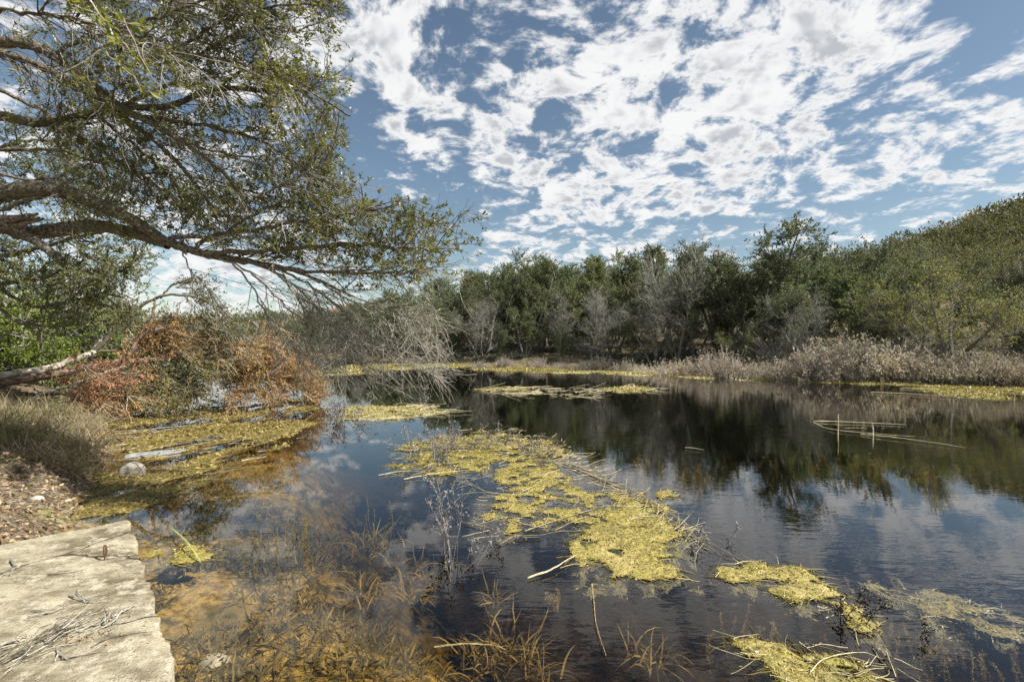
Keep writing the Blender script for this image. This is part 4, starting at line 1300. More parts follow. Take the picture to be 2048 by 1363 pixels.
# sparse dry grass and leaf floor under the far wood
fp = []
for k in range(2600):
    p, nrm = shore_at(rs.uniform(0, .85))
    fp.append(p + nrm * rs.uniform(.2, 14))
fp = np.array(fp)
litter('undergrowth', 'dry undergrowth between the trunks of the far wood', fp, H, (.25, .7), M['dry_stem'], 79, 1.0, w=.12, cat='undergrowth')
litter('undergrowth', 'low olive scrub between the trunks of the far wood', np.repeat(fp[:900], 9, 0) + rs.normal(0, .35, (8100, 2)), lambda x, y: H(x, y) + rs.uniform(0, .8, len(x)), (.08, .2), M['oak_far'], 80, 1.0, w=.5, cat='undergrowth')


def rock(name, label, c, r, seed, mat='limestone', sq=.6, cat='stone', group=None):
    r_ = np.random.default_rng(seed)
    nu, nv = 14, 9
    U, V = np.meshgrid(np.linspace(0, 2 * np.pi, nu, endpoint=False), np.linspace(-np.pi / 2, np.pi / 2, nv))
    dirs = np.stack([np.cos(V) * np.cos(U), np.cos(V) * np.sin(U), np.sin(V)], -1)
    fl = norm(r_.normal(0, 1, (9, 3)))
    rr = np.ones(U.shape)
    for q_ in fl:
        dt = dirs @ q_
        rr = np.minimum(rr, np.where(dt > .05, r_.uniform(.68, .95) / np.maximum(dt, .05), 9))
    v = dirs * rr[..., None] * r * np.array([1.2, .9, sq])
    i_ = np.arange(nu * nv).reshape(nv, nu)
    f_ = np.stack([i_[:-1], np.roll(i_, -1, 1)[:-1], np.roll(i_, -1, 1)[1:], i_[1:]], -1).reshape(-1, 4)
    o = MB().add(v, f_).build(name, M[mat])
    o.location = tuple(c)
    o.rotation_euler = (0, 0, r_.uniform(0, 6))
    return tag(o, label, cat, group)


g = G(188, 838)
rock('stone', 'white limestone lump at the tip of the left bank', (g[0], g[1], .07), .17, 1)
g = G(74, 1012, .15)
rock('stone', 'white stone on the leaf litter near the slab', (g[0], g[1], float(H(g[0], g[1])) + .02), .06, 2)
g = G(136, 1006, .03)
rock('stone', 'small pale stone at the litter edge by the yellow algae', (g[0], g[1], float(H(g[0], g[1])) + .02), .04, 3)
g = G(428, 1330, -.36)
rock('stone', 'ochre stone lying under the clear water by the slab', (g[0], g[1], float(H(g[0], g[1])) + .01), .10, 4, 'limestone', .45)

# half-sunk ball with dark seams
g = G(264, 940)
ball = empty('ball', (g[0], g[1], -.055))
tag(ball, 'worn grey ball with dark seams, half sunk in the algae', 'ball')
rB = .185
nu, nv = 28, 16
U, V = np.meshgrid(np.linspace(0, 2 * np.pi, nu, endpoint=False), np.linspace(-np.pi / 2, np.pi / 2, nv))
v = np.stack([np.cos(V) * np.cos(U), np.cos(V) * np.sin(U), np.sin(V)], -1) * rB
i_ = np.arange(nu * nv).reshape(nv, nu)
f_ = np.stack([i_[:-1], np.roll(i_, -1, 1)[:-1], np.roll(i_, -1, 1)[1:], i_[1:]], -1).reshape(-1, 4)
MB().add(v, f_).build('skin', M['ball_skin'], ball, True)
tt = np.linspace(0, 2 * np.pi, 40)
for ax in ((.75, -.55, .4), (-.35, -.4, .85), (.2, .95, .2)):
    ax = norm(np.array(ax))
    e1 = norm(np.cross(ax, [0, 0, 1.0]))
    e2 = np.cross(ax, e1)
    off = .10 * rB
    rr = math.sqrt(rB ** 2 - off ** 2) + .0005
    mb = MB()
    tubes(mb, (ax * off + e1 * rr * np.cos(tt)[:, None] + e2 * rr * np.sin(tt)[:, None])[None], np.full((1, 40), .0045), 6)
    mb.build('seam', M['black_line'], ball)

# pale sheet stranded behind the ball
g = G(312, 908)
v, f_ = [], []
out_ = [(-.42, -.10), (-.30, -.20), (-.12, -.13), (.0, -.17), (.18, -.10), (.36, .0), (.42, .14), (.22, .16), (.0, .13), (-.22, .06), (-.40, .02)]
n = len(out_)
for zt in (.012, .030):
    v += [(g[0] + a, g[1] + b_ * 1.6, zt + .02 * a) for a, b_ in out_]
mb = MB().add(v, np.array([[k, (k + 1) % n, (k + 1) % n + n, k + n] for k in range(n)]))
mb.f.append(np.array([list(range(n, 2 * n))]))
tag(mb.build('plastic_sheet', M['pale_sheet']), 'flat pale grey sheet stranded behind the ball', 'sheet')

# green reed blade floating by the slab
w = spline([G(336, 1048, .03), G(352, 1062, .07), G(370, 1078, .09), (G(388, 1100, .07)), G(401, 1122, .02)], 14)
tg = norm(np.gradient(w, axis=0))
sd2 = norm(np.cross(tg, [0, 0, 1.0])) * (np.array([.2, .6, .9, 1, 1, 1, 1, 1, 1, 1, 1, .95, .9, .8])[:, None] * .008)
v = np.stack([w - sd2, w + [0, 0, -.005], w + sd2], 1)
i_ = np.arange(42).reshape(14, 3)
f_ = np.concatenate([np.stack([i_[:-1, j], i_[:-1, j + 1], i_[1:, j + 1], i_[1:, j]], -1) for j in (0, 1)])
tag(MB().add(v, f_).build('reed_blade', M['blade_green']), 'bright green reed blade arching over the shallows by the slab', 'leaf')
# ------------------------------------------------------------------ floating algae
def algae_mat(name, c1, c2, c3):
    m, T = new_mat(name)
    geo = T.n('ShaderNodeNewGeometry')
    pos = geo.outputs['Position']
    a, b_, c = T.noise(pos, 3.2, 5, .6), T.noise(pos, 26, 5, .7), T.noise(pos, 90, 3, .6)
    col = T.mix(T.sm(b_, .34, .64), c1, c2)
    col = T.mix(T.m('MULTIPLY', T.sm(a, .50, .66), .8), col, c3)
    pat = T.noise(pos, 1.7, 4, .6)
    col = T.mix(T.m('MULTIPLY', T.sm(pat, .52, .64), .65), col, tuple(.45 * v + .02 for v in c2))
    col = T.mix(T.m('MULTIPLY', T.sm(pat, .44, .34), .6), col, (.5 * c2[0] + .25, .5 * c2[1] + .2, .5 * c2[2] + .10) if c2[0] > .4 else c1)
    bp = T.n('ShaderNodeBump', ins={'Strength': .9, 'Distance': .02, 'Height': T.m('ADD', b_, T.m('MULTIPLY', c, .5))})
    b = T.n('ShaderNodeBsdfPrincipled', ins={'Base Color': col, 'Roughness': .5, 'Specular IOR Level': .35, 'Normal': bp.outputs[0]})
    finish(T, b.outputs[0])
    return m


M['algae'] = algae_mat('algae', (0.11, 0.085, 0.022), (0.44, 0.355, 0.095), (0.28, 0.245, 0.052))
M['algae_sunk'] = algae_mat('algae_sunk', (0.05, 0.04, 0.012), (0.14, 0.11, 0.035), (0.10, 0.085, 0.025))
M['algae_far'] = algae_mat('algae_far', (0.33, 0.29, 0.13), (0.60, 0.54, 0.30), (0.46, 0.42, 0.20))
M['algae_brown'] = algae_mat('algae_brown', (0.10, 0.072, 0.022), (0.23, 0.175, 0.045), (0.34, 0.28, 0.055))
M['frond'] = leaf_mat('frond', (0.12, 0.098, 0.026), (0.52, 0.425, 0.14), .15, .35, .5, 1.6, (0.25, 0.225, 0.055))
M['frond_brown'] = leaf_mat('frond_brown', (0.11, 0.08, 0.03), (0.36, 0.285, 0.085), .15, .5, .4, 1.5)


def algae(label, poly, seed, edge=.16, amp=1.6, sc=5.0, thr=0.0, bump=.022, mat='algae', fr='frond', nf=34, aniso=None, name='algae_mat', cell=None, flake=(.006, .032), group='floating algae mats', sink=0.0):
    pw = np.array([G(*q_)[:2] for q_ in poly])
    cen = pw.mean(0)
    dist = max(np.hypot(*cen), 2.5)
    cell = cell or dist * .0034
    lo, hi = pw.min(0) - edge, pw.max(0) + edge
    xs, ys = np.arange(lo[0], hi[0], cell), np.arange(lo[1], hi[1], cell)
    X, Y = np.meshgrid(xs, ys)
    sd = poly_sd(X, Y, pw)
    if aniso is None:
        nz = fbm(X * sc, Y * sc, seed, 5)
    else:
        c_, s_ = math.cos(aniso[0]), math.sin(aniso[0])
        nz = fbm((X * c_ + Y * s_) * sc / aniso[1], (-X * s_ + Y * c_) * sc, seed, 5)
    f = np.clip(sd / edge, -3, 1.0) * .5 + (nz - .5) * amp * 1.6 - thr
    keep = f > 0
    kc = keep[:-1, :-1] & keep[1:, 1:] & keep[:-1, 1:] & keep[1:, :-1]
    if kc.sum() < 4:
        return None
    r_ = np.random.default_rng(seed)
    Zs = .004 - sink + bump * np.clip(f, 0, .7) * (.35 + 1.3 * fbm(X * 16, Y * 16, seed + 9, 3))
    V = np.stack([X + r_.normal(0, cell * .22, X.shape), Y + r_.normal(0, cell * .22, X.shape), Zs], -1).reshape(-1, 3)
    i_ = np.arange(X.size).reshape(X.shape)
    q_ = np.stack([i_[:-1, :-1], i_[:-1, 1:], i_[1:, 1:], i_[1:, :-1]], -1)[kc]
    used = np.unique(q_)
    rem = np.zeros(X.size, int)
    rem[used] = np.arange(len(used))
    root = empty(name, (cen[0], cen[1], 0))
    V = V[used] - [cen[0], cen[1], 0]
    MB().add(V, rem[q_]).build('sheet', M[mat], root, True)
    if dist < 9:
        fz = f + (fbm(X * 9, Y * 9, seed + 21, 4) - .5) * 1.2
        ka = (fz > -.26) & (f < .25)
        ka = ka[:-1, :-1] & ka[1:, 1:] & ka[:-1, 1:] & ka[1:, :-1]
        if ka.sum() > 4:
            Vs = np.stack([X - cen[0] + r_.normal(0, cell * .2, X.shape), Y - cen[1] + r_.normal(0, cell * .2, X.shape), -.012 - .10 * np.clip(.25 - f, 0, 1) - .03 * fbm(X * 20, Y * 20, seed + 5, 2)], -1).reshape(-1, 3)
            q2 = np.stack([i_[:-1, :-1], i_[:-1, 1:], i_[1:, 1:], i_[1:, :-1]], -1)[ka]
            us2 = np.unique(q2)
            rem2 = np.zeros(X.size, int)
            rem2[us2] = np.arange(len(us2))
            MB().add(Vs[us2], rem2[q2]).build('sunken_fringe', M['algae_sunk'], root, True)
            n = int(min(160 * ka.sum() * cell * cell / .01 / 3, 2500))
            p_ = Vs[us2][r_.integers(0, len(us2), n)]
            di = r_.normal(0, 1, (n, 3))
            di[:, 2] *= .25
            mb = MB()
            Lr = r_.uniform(.015, .07, n)
            leaves(mb, p_, di, Lr, Lr * .16, r_, .2)
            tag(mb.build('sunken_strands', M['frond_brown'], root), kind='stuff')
    if dist < 9.5:
        # loose filaments trailing off the rim
        rim = used[(f.reshape(-1)[used] < .16)]
        if len(rim) > 8:
            n = int(min(420, len(rim) * .6))
            b0 = np.stack([X, Y], -1).reshape(-1, 2)[rim[r_.integers(0, len(rim), n)]] - cen
            th = r_.normal(aniso[0] if aniso else -.75, .8, n) + np.pi * r_.integers(0, 2, n)
            fl = grow(np.column_stack([b0, np.full(n, .006 - sink)]), np.stack([np.cos(th), np.sin(th), np.zeros(n)], 1), r_.uniform(.04, .22, n) * max(1, dist / 6), 5, .22, 0, r_)
            fl[:, :, 2] = .005 - sink + .004 * np.sin(np.linspace(0, 5, 6))[None]
            mb = MB()
            tubes(mb, fl, taper(r_.uniform(.0015, .005, n), 6, .4), 3)
            tag(mb.build('strands', M[fr], root), kind='stuff')
    if nf:
        n = int(min(nf * kc.sum() * cell * cell / .01, 9000)) + 10
        pi = r_.integers(0, len(V), n)
        p_ = V[pi] + np.column_stack([r_.normal(0, cell * 1.5, (n, 2)), r_.uniform(0, .012, n)])
        di = r_.normal(0, 1, (n, 3))
        di[:, 2] *= .35
        mb = MB()
        Lr = (flake[0] + (flake[1] - flake[0]) * r_.uniform(0, 1, n) ** 2) * max(1, dist / 6)
        leaves(mb, p_, di, Lr, Lr * r_.uniform(.12, .8, n), r_, .2)
        tag(mb.build('fronds', M[fr], root), kind='stuff')
    return tag(root, label, 'algae', group)


algae('largest yellow-green algae mat, a bumpy rounded raft near the middle', [(1160, 1075), (1195, 1025), (1270, 1000), (1330, 1020), (1350, 1060), (1385, 1105), (1350, 1135), (1275, 1160), (1200, 1142), (1165, 1112)], 1, .14, 1.5, thr=0.02, bump=.026)
algae('ragged algae mat between the largest mat and the grey weeds', [(950, 1010), (1000, 985), (1080, 985), (1130, 965), (1210, 985), (1290, 985), (1330, 1030), (1260, 1060), (1180, 1055), (1110, 1045), (1050, 1060), (1000, 1075), (960, 1040)], 2, .10, 2.0, 6.5, thr=0.5, bump=0.014)
algae('yellow algae mat round the foot of the crossing straws', [(985, 940), (1060, 915), (1115, 930), (1135, 970), (1090, 985), (1040, 1000), (1000, 975)], 3, .15, 1.6, 6, thr=0.18, bump=.022)
algae('straw-littered algae mat below the row of dead weeds', [(775, 930), (850, 895), (910, 870), (985, 872), (1010, 925), (960, 948), (880, 952), (800, 948)], 4, .12, 1.7, 4, thr=0.46, bump=0.014)
algae('thin algae tongue leading from the dead weeds to the middle mat', [(780, 905), (820, 880), (960, 860), (1100, 880), (1130, 915), (1010, 925), (900, 935)], 14, .12, 2.0, 4.5, thr=0.44)
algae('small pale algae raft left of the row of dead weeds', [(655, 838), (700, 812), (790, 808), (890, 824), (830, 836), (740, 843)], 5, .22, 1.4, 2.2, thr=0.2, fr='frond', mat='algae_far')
algae('long narrow algae mat at the right under the blackened weed', [(1385, 1150), (1470, 1128), (1555, 1118), (1640, 1148), (1690, 1195), (1660, 1210), (1580, 1198), (1530, 1172), (1450, 1160)], 6, .09, 1.3, 6, thr=0.16, bump=.022)
algae('trailing end of the narrow mat past the blackened weed', [(1665, 1200), (1720, 1225), (1760, 1280), (1725, 1265), (1680, 1230)], 7, .06, 1.8, 8, thr=-.02)
algae('slanting algae mat cut by the bottom picture edge', [(1460, 1278), (1510, 1272), (1600, 1308), (1690, 1363), (1740, 1420), (1640, 1430), (1550, 1345), (1490, 1312)], 8, .06, 1.5, 8, thr=0.1, bump=.022)
algae('small algae scrap beside the slanting bottom mat', [(1605, 1312), (1650, 1303), (1710, 1332), (1665, 1342)], 9, .05, 1.2, 8, thr=-.15)
algae('algae scrap at the bottom picture edge, right of the slanting mat', [(1668, 1352), (1720, 1330), (1765, 1362), (1700, 1390)], 10, .05, 1.3, 8, thr=-.12)
algae('tiny algae scrap floating off the far side of the largest mat', [(1310, 985), (1345, 980), (1350, 992), (1320, 1000)], 12, .06, 1.2, 8, thr=-.1)
algae('sunken brownish algae drift by the right picture edge', [(1740, 1160), (1850, 1160), (1980, 1220), (2050, 1250), (2050, 1290), (1900, 1250), (1790, 1205)], 13, .12, 2.3, 6, thr=0.42, mat='algae_brown', fr='frond_brown', bump=.010, sink=.035)
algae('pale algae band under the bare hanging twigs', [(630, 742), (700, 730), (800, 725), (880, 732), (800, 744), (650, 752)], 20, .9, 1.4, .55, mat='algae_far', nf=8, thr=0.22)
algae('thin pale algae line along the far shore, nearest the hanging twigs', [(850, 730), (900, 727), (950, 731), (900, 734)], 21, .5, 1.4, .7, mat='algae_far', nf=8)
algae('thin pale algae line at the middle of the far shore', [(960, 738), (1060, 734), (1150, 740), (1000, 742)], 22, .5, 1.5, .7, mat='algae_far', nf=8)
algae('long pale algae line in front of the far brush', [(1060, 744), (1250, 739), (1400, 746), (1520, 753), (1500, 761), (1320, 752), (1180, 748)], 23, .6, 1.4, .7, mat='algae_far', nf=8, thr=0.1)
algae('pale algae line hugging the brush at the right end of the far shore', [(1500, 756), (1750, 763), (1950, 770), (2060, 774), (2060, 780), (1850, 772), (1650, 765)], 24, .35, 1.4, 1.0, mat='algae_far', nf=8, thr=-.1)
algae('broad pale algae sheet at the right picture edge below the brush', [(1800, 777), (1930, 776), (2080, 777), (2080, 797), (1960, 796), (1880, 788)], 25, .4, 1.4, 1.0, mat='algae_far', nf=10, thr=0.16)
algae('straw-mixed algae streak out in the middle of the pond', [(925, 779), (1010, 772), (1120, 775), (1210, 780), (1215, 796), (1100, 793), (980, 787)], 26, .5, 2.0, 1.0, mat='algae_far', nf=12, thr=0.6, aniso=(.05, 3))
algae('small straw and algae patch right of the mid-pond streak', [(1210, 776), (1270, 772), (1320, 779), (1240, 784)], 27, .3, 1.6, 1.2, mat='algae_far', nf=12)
an_ = math.atan2(*(G(620, 800) - G(230, 870))[[1, 0]])
algae('olive-yellow algae film filling the shallow cove by the fallen crown', [(195, 838), (400, 812), (640, 794), (658, 803), (570, 842), (630, 852), (560, 888), (450, 925), (400, 945), (300, 965), (240, 930), (205, 880)], 30, .35, 2.6, 2.6, thr=0.55, bump=.008, mat='algae_brown', fr='frond_brown', nf=14, aniso=(an_, 4), cell=.022, flake=(.02, .05))
algae('mustard algae film between the ball and the slab corner', [(140, 1040), (190, 940), (260, 955), (400, 945), (450, 925), (420, 960), (330, 985), (300, 1015), (270, 1030), (200, 1040)], 31, .16, 2.2, 3.2, thr=0.26, bump=.008, mat='algae_brown', fr='frond_brown', nf=16, aniso=(an_, 2.5), cell=.018, flake=(.015, .04))
algae('thin yellow algae streak right of the fallen crown, in its reflection', [(420, 868), (560, 842), (640, 848), (600, 866), (500, 880)], 33, .2, 2.0, 2.2, thr=.05, bump=.008, mat='algae_brown', fr='frond_brown', nf=14, aniso=(an_, 4), cell=.022)
algae('small yellow algae scraps around the green reed blade', [(300, 1105), (380, 1092), (425, 1095), (410, 1118), (340, 1125)], 32, .06, 2.0, 8, thr=.05, mat='algae', bump=.01, nf=40)

# ------------------------------------------------------------------ straws, stalks and logs on the water
rs = np.random.default_rng(606)
ST = [([(1115, 918), (1180, 945), (1250, 975), (1340, 1030), (1412, 1092)], .016, 'long reed stalk along the far edge of the largest mat'),
      ([(1120, 925), (1200, 960), (1290, 1000), (1360, 1060), (1405, 1100)], .012, 'second reed stalk lying against the long one by the largest mat'),
      ([(1055, 1156), (1100, 1142), (1132, 1124), (1154, 1108)], .014, 'white stick poking out into dark water from the largest mat'),
      ([(1120, 1136), (1165, 1128)], .005, 'short thin straw under the white stick'),
      ([(1628, 842), (1710, 845), (1811, 849)], .020, 'upper straight pale reed floating alone on the right'),
      ([(1627, 844), (1650, 856), (1700, 864), (1830, 873)], .018, 'bent pale reed below the upper straight one on the right'),
      ([(1720, 868), (1800, 877), (1932, 895)], .020, 'lowest and longest of the pale reeds floating on the right'),
      ([(1690, 856), (1735, 857)], .010, 'short reed splinter between the floating reeds on the right'),
      ([(1740, 784), (1850, 790), (1955, 798)], .030, 'pale log-like reed in front of the broad sheet at the right edge'),
      ([(1800, 776), (1900, 779), (1990, 782)], .025, 'thin reed just above the log-like one near the right edge'),
      ([(922, 1043), (975, 1057), (1040, 1075), (1080, 1074)], .008, 'straw slanting into the ragged mat from the grey weeds'),
      ([(1000, 1088), (1030, 1074), (1080, 1072), (1130, 1060)], .006, 'second straw crossing under the ragged mat'),
      ([(1050, 1062), (1120, 1040), (1215, 1010)], .012, 'pale reed lying across the ragged mat'),
      ([(1110, 1060), (1160, 1040), (1210, 1022)], .010, 'shorter pale reed beside the one across the ragged mat'),
      ([(1040, 985), (1075, 970), (1085, 960)], .006, 'short straw standing off the round yellow mat'),
      ([(930, 960), (975, 985), (1040, 990), (1075, 975)], .008, 'curved straw in front of the round yellow mat'),
      ([(808, 958), (870, 948), (940, 940)], .012, 'thick pale straw along the near edge of the weed-row mat'),
      ([(757, 950), (800, 944), (850, 943)], .008, 'pale straw at the left tip of the weed-row mat'),
      ([(1040, 1000), (975, 1012), (925, 1006)], .006, 'forked straw left of the ragged mat'),
      ([(868, 1294), (930, 1291), (985, 1294), (1012, 1300)], .011, 'tan stick just under the surface near the bottom edge'),
      ([(1183, 1168), (1187, 1200), (1192, 1250), (1212, 1312)], .009, 'mossy stem trailing down from the largest mat into dark water'),
      ([(1620, 1345), (1650, 1320), (1720, 1308), (1765, 1318)], .006, 'looping straw above the bottom edge, right of the slanting mat'),
      ([(1640, 1316), (1690, 1360)], .005, 'straw crossing the looping one at the bottom edge'),
      ([(1735, 1170), (1765, 1190), (1790, 1205)], .006, 'bent straw right of the blackened weed'),
      ([(1652, 1236), (1690, 1229)], .008, 'short pale stick caught in the blackened weed'),
      ([(1295, 772), (1310, 782), (1345, 785)], .020, 'kinked grey branch floating right of the mid-pond straw'),
      ([(1370, 895), (1408, 900)], .014, 'short stick beside the sunken brown weed mound'),
      ([(370, 930), (320, 970), (250, 995)], .008, 'long dark straw across the mustard film by the slab'),
      ([(330, 898), (420, 885), (500, 870)], .010, 'pale straw lying over the cove film beyond the ball')]
for pts, r0, lab in ST:
    w = spline([G(a, b_, .012 + r0 * .4) for a, b_ in pts], 16, r0 * .35, rs) if False else spline([G(a, b_, .012 + r0 * .4) for a, b_ in pts], 16, r0 * .12, rs)
    w[:, 2] += .012 * np.sin(np.linspace(0, 3, 16)) + .004
    mb = MB()
    rr = np.linspace(r0, r0 * .30, 16) * (1 + rs.normal(0, .10, 16)) * .85
    rr[0] *= .6
    tubes(mb, w[None], rr[None] * .75, 7)
    tag(mb.build('straw', M['straw_wet' if any(k_ in lab for k_ in ('tan stick', 'mossy', 'cove', 'mustard', 'ragged', 'reed stalk')) else 'straw'], None, True), lab, 'straw', 'stalks lying on the water')
for px, py, top, lab in ((1675, 868, 827, 'thin upright stub standing among the floating reeds'), (1745, 872, 847, 'thicker upright stub between the floating reeds on the right'), (2028, 800, 783, 'forked stub standing in the pale sheet at the right edge')):
    g = G(px, py)
    w = spline([g - [0, 0, .15], g + [.01, 0, .1], P(px + 1, top, g[1])], 8, .004, rs)
    mb = MB()
    tubes(mb, w[None], np.linspace(.016, .009, 8)[None], 6)
    tag(mb.build('stub', M['straw']), lab, 'stub')


def straws(name, label, polys, n, seed, L=(.08, .5), rad=(.0016, .004), ang=None, z=.02, mat='straw'):
    r_ = np.random.default_rng(seed)
    mb = MB()
    for poly, m_ in zip(polys, n):
        pw = np.array([G(*q_)[:2] for q_ in poly])
        c = r_.uniform(pw.min(0), pw.max(0), (m_ * 4, 2))
        c = c[poly_sd(c[:, 0], c[:, 1], pw) > -.05][:m_]
        th = r_.uniform(0, 6.28, len(c)) if ang is None else r_.normal(ang, .45, len(c))
        p_ = grow(np.column_stack([c, r_.uniform(.006, z * 2, len(c))]), np.stack([np.cos(th), np.sin(th), r_.normal(.05, .1, len(c))], 1), r_.uniform(*L, len(c)), 4, .12, -.1, r_)
        p_[:, :, 2] = np.maximum(p_[:, :, 2], .004)
        k_ = max(1, np.hypot(*pw.mean(0)) / 6)
        tubes(mb, p_, taper(r_.uniform(*rad, len(c)) * k_, 5, .6), 4)
    return tag(mb.build(name, M[mat]), label, 'straw', kind='stuff')


straws('straw_litter', 'loose straws strewn over the middle mats', [[(770, 950), (850, 870), (1010, 850), (1140, 900), (1420, 1090), (1390, 1130), (1200, 1060), (1000, 1080), (900, 960)], [(1100, 900), (1160, 930), (1420, 1080), (1400, 1110), (1280, 1010), (1120, 930)], [(1000, 880), (1100, 870), (1160, 920), (1040, 925)]], (230, 170, 90), 61, rad=(.0012, .0032))
straws('straw_litter', 'loose straws on the right and bottom mats', [[(1385, 1150), (1560, 1118), (1760, 1280), (1640, 1220)], [(1460, 1275), (1780, 1310), (1760, 1400), (1600, 1380)]], (40, 40), 62, L=(.06, .3), rad=(.0012, .003))
straws('straw_litter', 'straws drifting in the middle of the pond', [[(925, 780), (1010, 772), (1215, 780), (1215, 797), (980, 788)], [(660, 838), (800, 806), (895, 826), (740, 843)], [(1210, 776), (1320, 776), (1310, 785)]], (80, 60, 16), 63, L=(.2, .9), rad=(.002, .004), ang=0.1)
straws('straw_litter', 'straws lying in the cove film', [[(200, 840), (640, 798), (560, 888), (300, 965), (205, 880)], [(140, 1040), (260, 950), (430, 950), (270, 1030)]], (30, 24), 64, L=(.1, .5), rad=(.001, .0025), ang=an_, mat='straw_wet')

# ------------------------------------------------------------------ dead weeds standing in the water
def dead_weed(label, px, py, top, seed, n=6, spread=.28, heads=260, mat='dead_weed', lean=0., hd=(.014, .028), group='dead weeds standing in the water', rr=.0042):
    r_ = np.random.default_rng(seed)
    g = G(px, py)
    ht = (py - top) / F * g[1]
    k_ = max(1, g[1] / 6)
    root = empty('dead_weed', (g[0], g[1], 0))
    st3 = np.column_stack([r_.normal(0, .04 + spread * .12, (n, 2)), np.full(n, -.25)])
    di = np.concatenate([r_.normal(0, spread, (n, 2)) + [lean, 0], np.ones((n, 1))], 1)
    p_ = grow(st3, di, (ht + .25) * r_.uniform(.7, 1.08, n), 8, .10, 0, r_)
    sb, hb = MB(), MB()
    tubes(sb, p_, taper(np.full(n, rr * k_), 9, .45), 5)
    a, b_, _, _ = spawn(p_, n * 9, .38, 1, .7, .2, r_)
    s_ = grow(a, b_, ht * r_.uniform(.10, .28, len(a)), 4, .16, .15, r_)
    tubes(sb, s_, taper(np.full(len(a), rr * .5 * k_), 5, .5), 4)
    e = s_[r_.integers(0, len(s_), heads)][:, -1] + r_.normal(0, .012 * k_, (heads, 3))
    e = e[e[:, 2] > .01]
    Lh = r_.uniform(*hd, len(e)) * k_
    leaves(hb, e, r_.normal(0, 1, e.shape), Lh, Lh * .7, r_, .3)
    sb.build('stems', M[mat], root)
    tag(hb.build('seed_heads', M[mat], root), kind='stuff')
    return tag(root, label, 'weed', group)


dead_weed('tall grey weed with pale seed heads in open water, left of the mats', 900, 1092, 948, 1, 6, .20, 520)
dead_weed('grey weed leaning right at the foot of the tall one', 915, 1095, 1025, 2, 5, .45, 320, lean=.35)
dead_weed('blackened seed-headed weed bent over the narrow right mat', 1690, 1235, 1160, 3, 5, .5, 260, 'black_weed', .3)
dead_weed('blackened weed at the far end of the largest mat', 1405, 1090, 1050, 4, 5, .5, 200, 'dead_weed', .2)
dead_weed('bushy grey weed left of the small pale raft', 690, 838, 785, 5, 16, .45, 800, hd=(.012, .024))
dead_weed('slim budded sprig standing right of the small pale raft', 855, 822, 772, 6, 1, .08, 40, lean=-.2)
for i_, (px, py, tp) in enumerate(((835, 915, 845), (858, 905, 848), (880, 900, 838), (905, 905, 845), (930, 902, 850), (870, 925, 870), (960, 900, 855), (1000, 890, 850), (1045, 905, 872), (1080, 900, 868))):
    dead_weed(['thin grey weed leading the row at its left end', 'second thin weed of the row from its left end', 'tallest thin weed of the row, third from the left', 'fourth weed of the row, over yellow algae', 'fifth weed of the row, over yellow algae',
               'low weed in front of the row, nearest the open water', 'seventh weed of the row, toward the straws', 'eighth weed of the row, among the straws', 'ninth weed of the row, short and tangled', 'last weed of the row, at the head of the long reeds'][i_], px, py, tp, 20 + i_, 6, .3, 200, hd=(.012, .024))

# ------------------------------------------------------------------ water plants under and through the surface
M['weed_amber'] = leaf_mat('weed_amber', (0.10, 0.065, 0.016), (0.36, 0.24, 0.07), .2, .6, .2, 2)
M['weed_brown'] = leaf_mat('weed_brown', (0.06, 0.05, 0.018), (0.22, 0.17, 0.06), .2, .6, .2, 2)


def feather(label, px, py, topz, n, spread, seed, mat='weed_brown', lean=(0, 0), leafn=80, zb=None, name='pond_weed', group='plants growing up through the water', L=(.012, .03)):
    r_ = np.random.default_rng(seed)
    g = G(px, py)
    z0 = max(float(H(g[0], g[1])), -.9) if zb is None else zb
    root = empty(name, (g[0], g[1], z0))
    st3 = np.column_stack([r_.normal(0, spread, (n, 2)), np.zeros(n)])
    di = np.concatenate([r_.normal(0, .16, (n, 2)) + lean, np.ones((n, 1))], 1)
    p_ = grow(st3, di, (topz - z0) * r_.uniform(.55, 1.1, n), 9, .11, 0, r_)
    sb, fb = MB(), MB()
    tubes(sb, p_, taper(np.full(n, .0028), 10, .5), 4)
    a, b_, _, _ = spawn(p_, n * leafn, .1, 1, .9, .25, r_)
    leaves(fb, a, b_, r_.uniform(*L, len(a)), r_.uniform(.003, .008, len(a)), r_, .2)
    sb.build('stems', M[mat], root)
    tag(fb.build('leaflets', M[mat], root), kind='stuff')
    return tag(root, label, 'water plant', group)


feather('feathery brown plant rising through the water left of centre', 545, 1085, .20, 22, .16, 1)
feather('feathery plant leaning right beside the first one', 590, 1075, .24, 12, .10, 2, lean=(.12, 0))
feather('dark feathery stems slanting out of the water nearer the tall grey weed', 735, 1045, .22, 14, .12, 3, lean=(.15, .1))
feather('thin pair of stems standing left of the feathery plants', 505, 1070, .26, 3, .03, 4, leafn=20)
feather('sunken brown weed mound in front of the far reflections', 1345, 930, -.02, 60, .45, 5, 'weed_amber', zb=-.45, L=(.02, .06))
feather('sunken amber weed left of the brown mound', 1270, 935, -.02, 40, .35, 6, 'weed_amber', zb=-.4, L=(.02, .06))
feather('wide sunken weed bed below the floating reeds on the right', 1760, 920, -.03, 90, .8, 7, 'weed_amber', zb=-.5, L=(.03, .07))
feather('sunken weed bed at the right edge beneath the reflections', 1980, 945, -.04, 70, .7, 8, 'weed_amber', zb=-.5, L=(.03, .07))
feather('sunken weed just behind the head of the long reeds', 1190, 925, -.01, 40, .3, 9, 'weed_amber', zb=-.4, L=(.02, .06))
feather('amber weed tuft hanging under the front of the largest mat', 1110, 1180, -.01, 14, .05, 10, 'weed_amber', zb=-.12)
feather('sunken weed tuft between the narrow mat and the bottom mat', 1500, 1230, -.04, 24, .18, 11, 'weed_amber', zb=-.35)
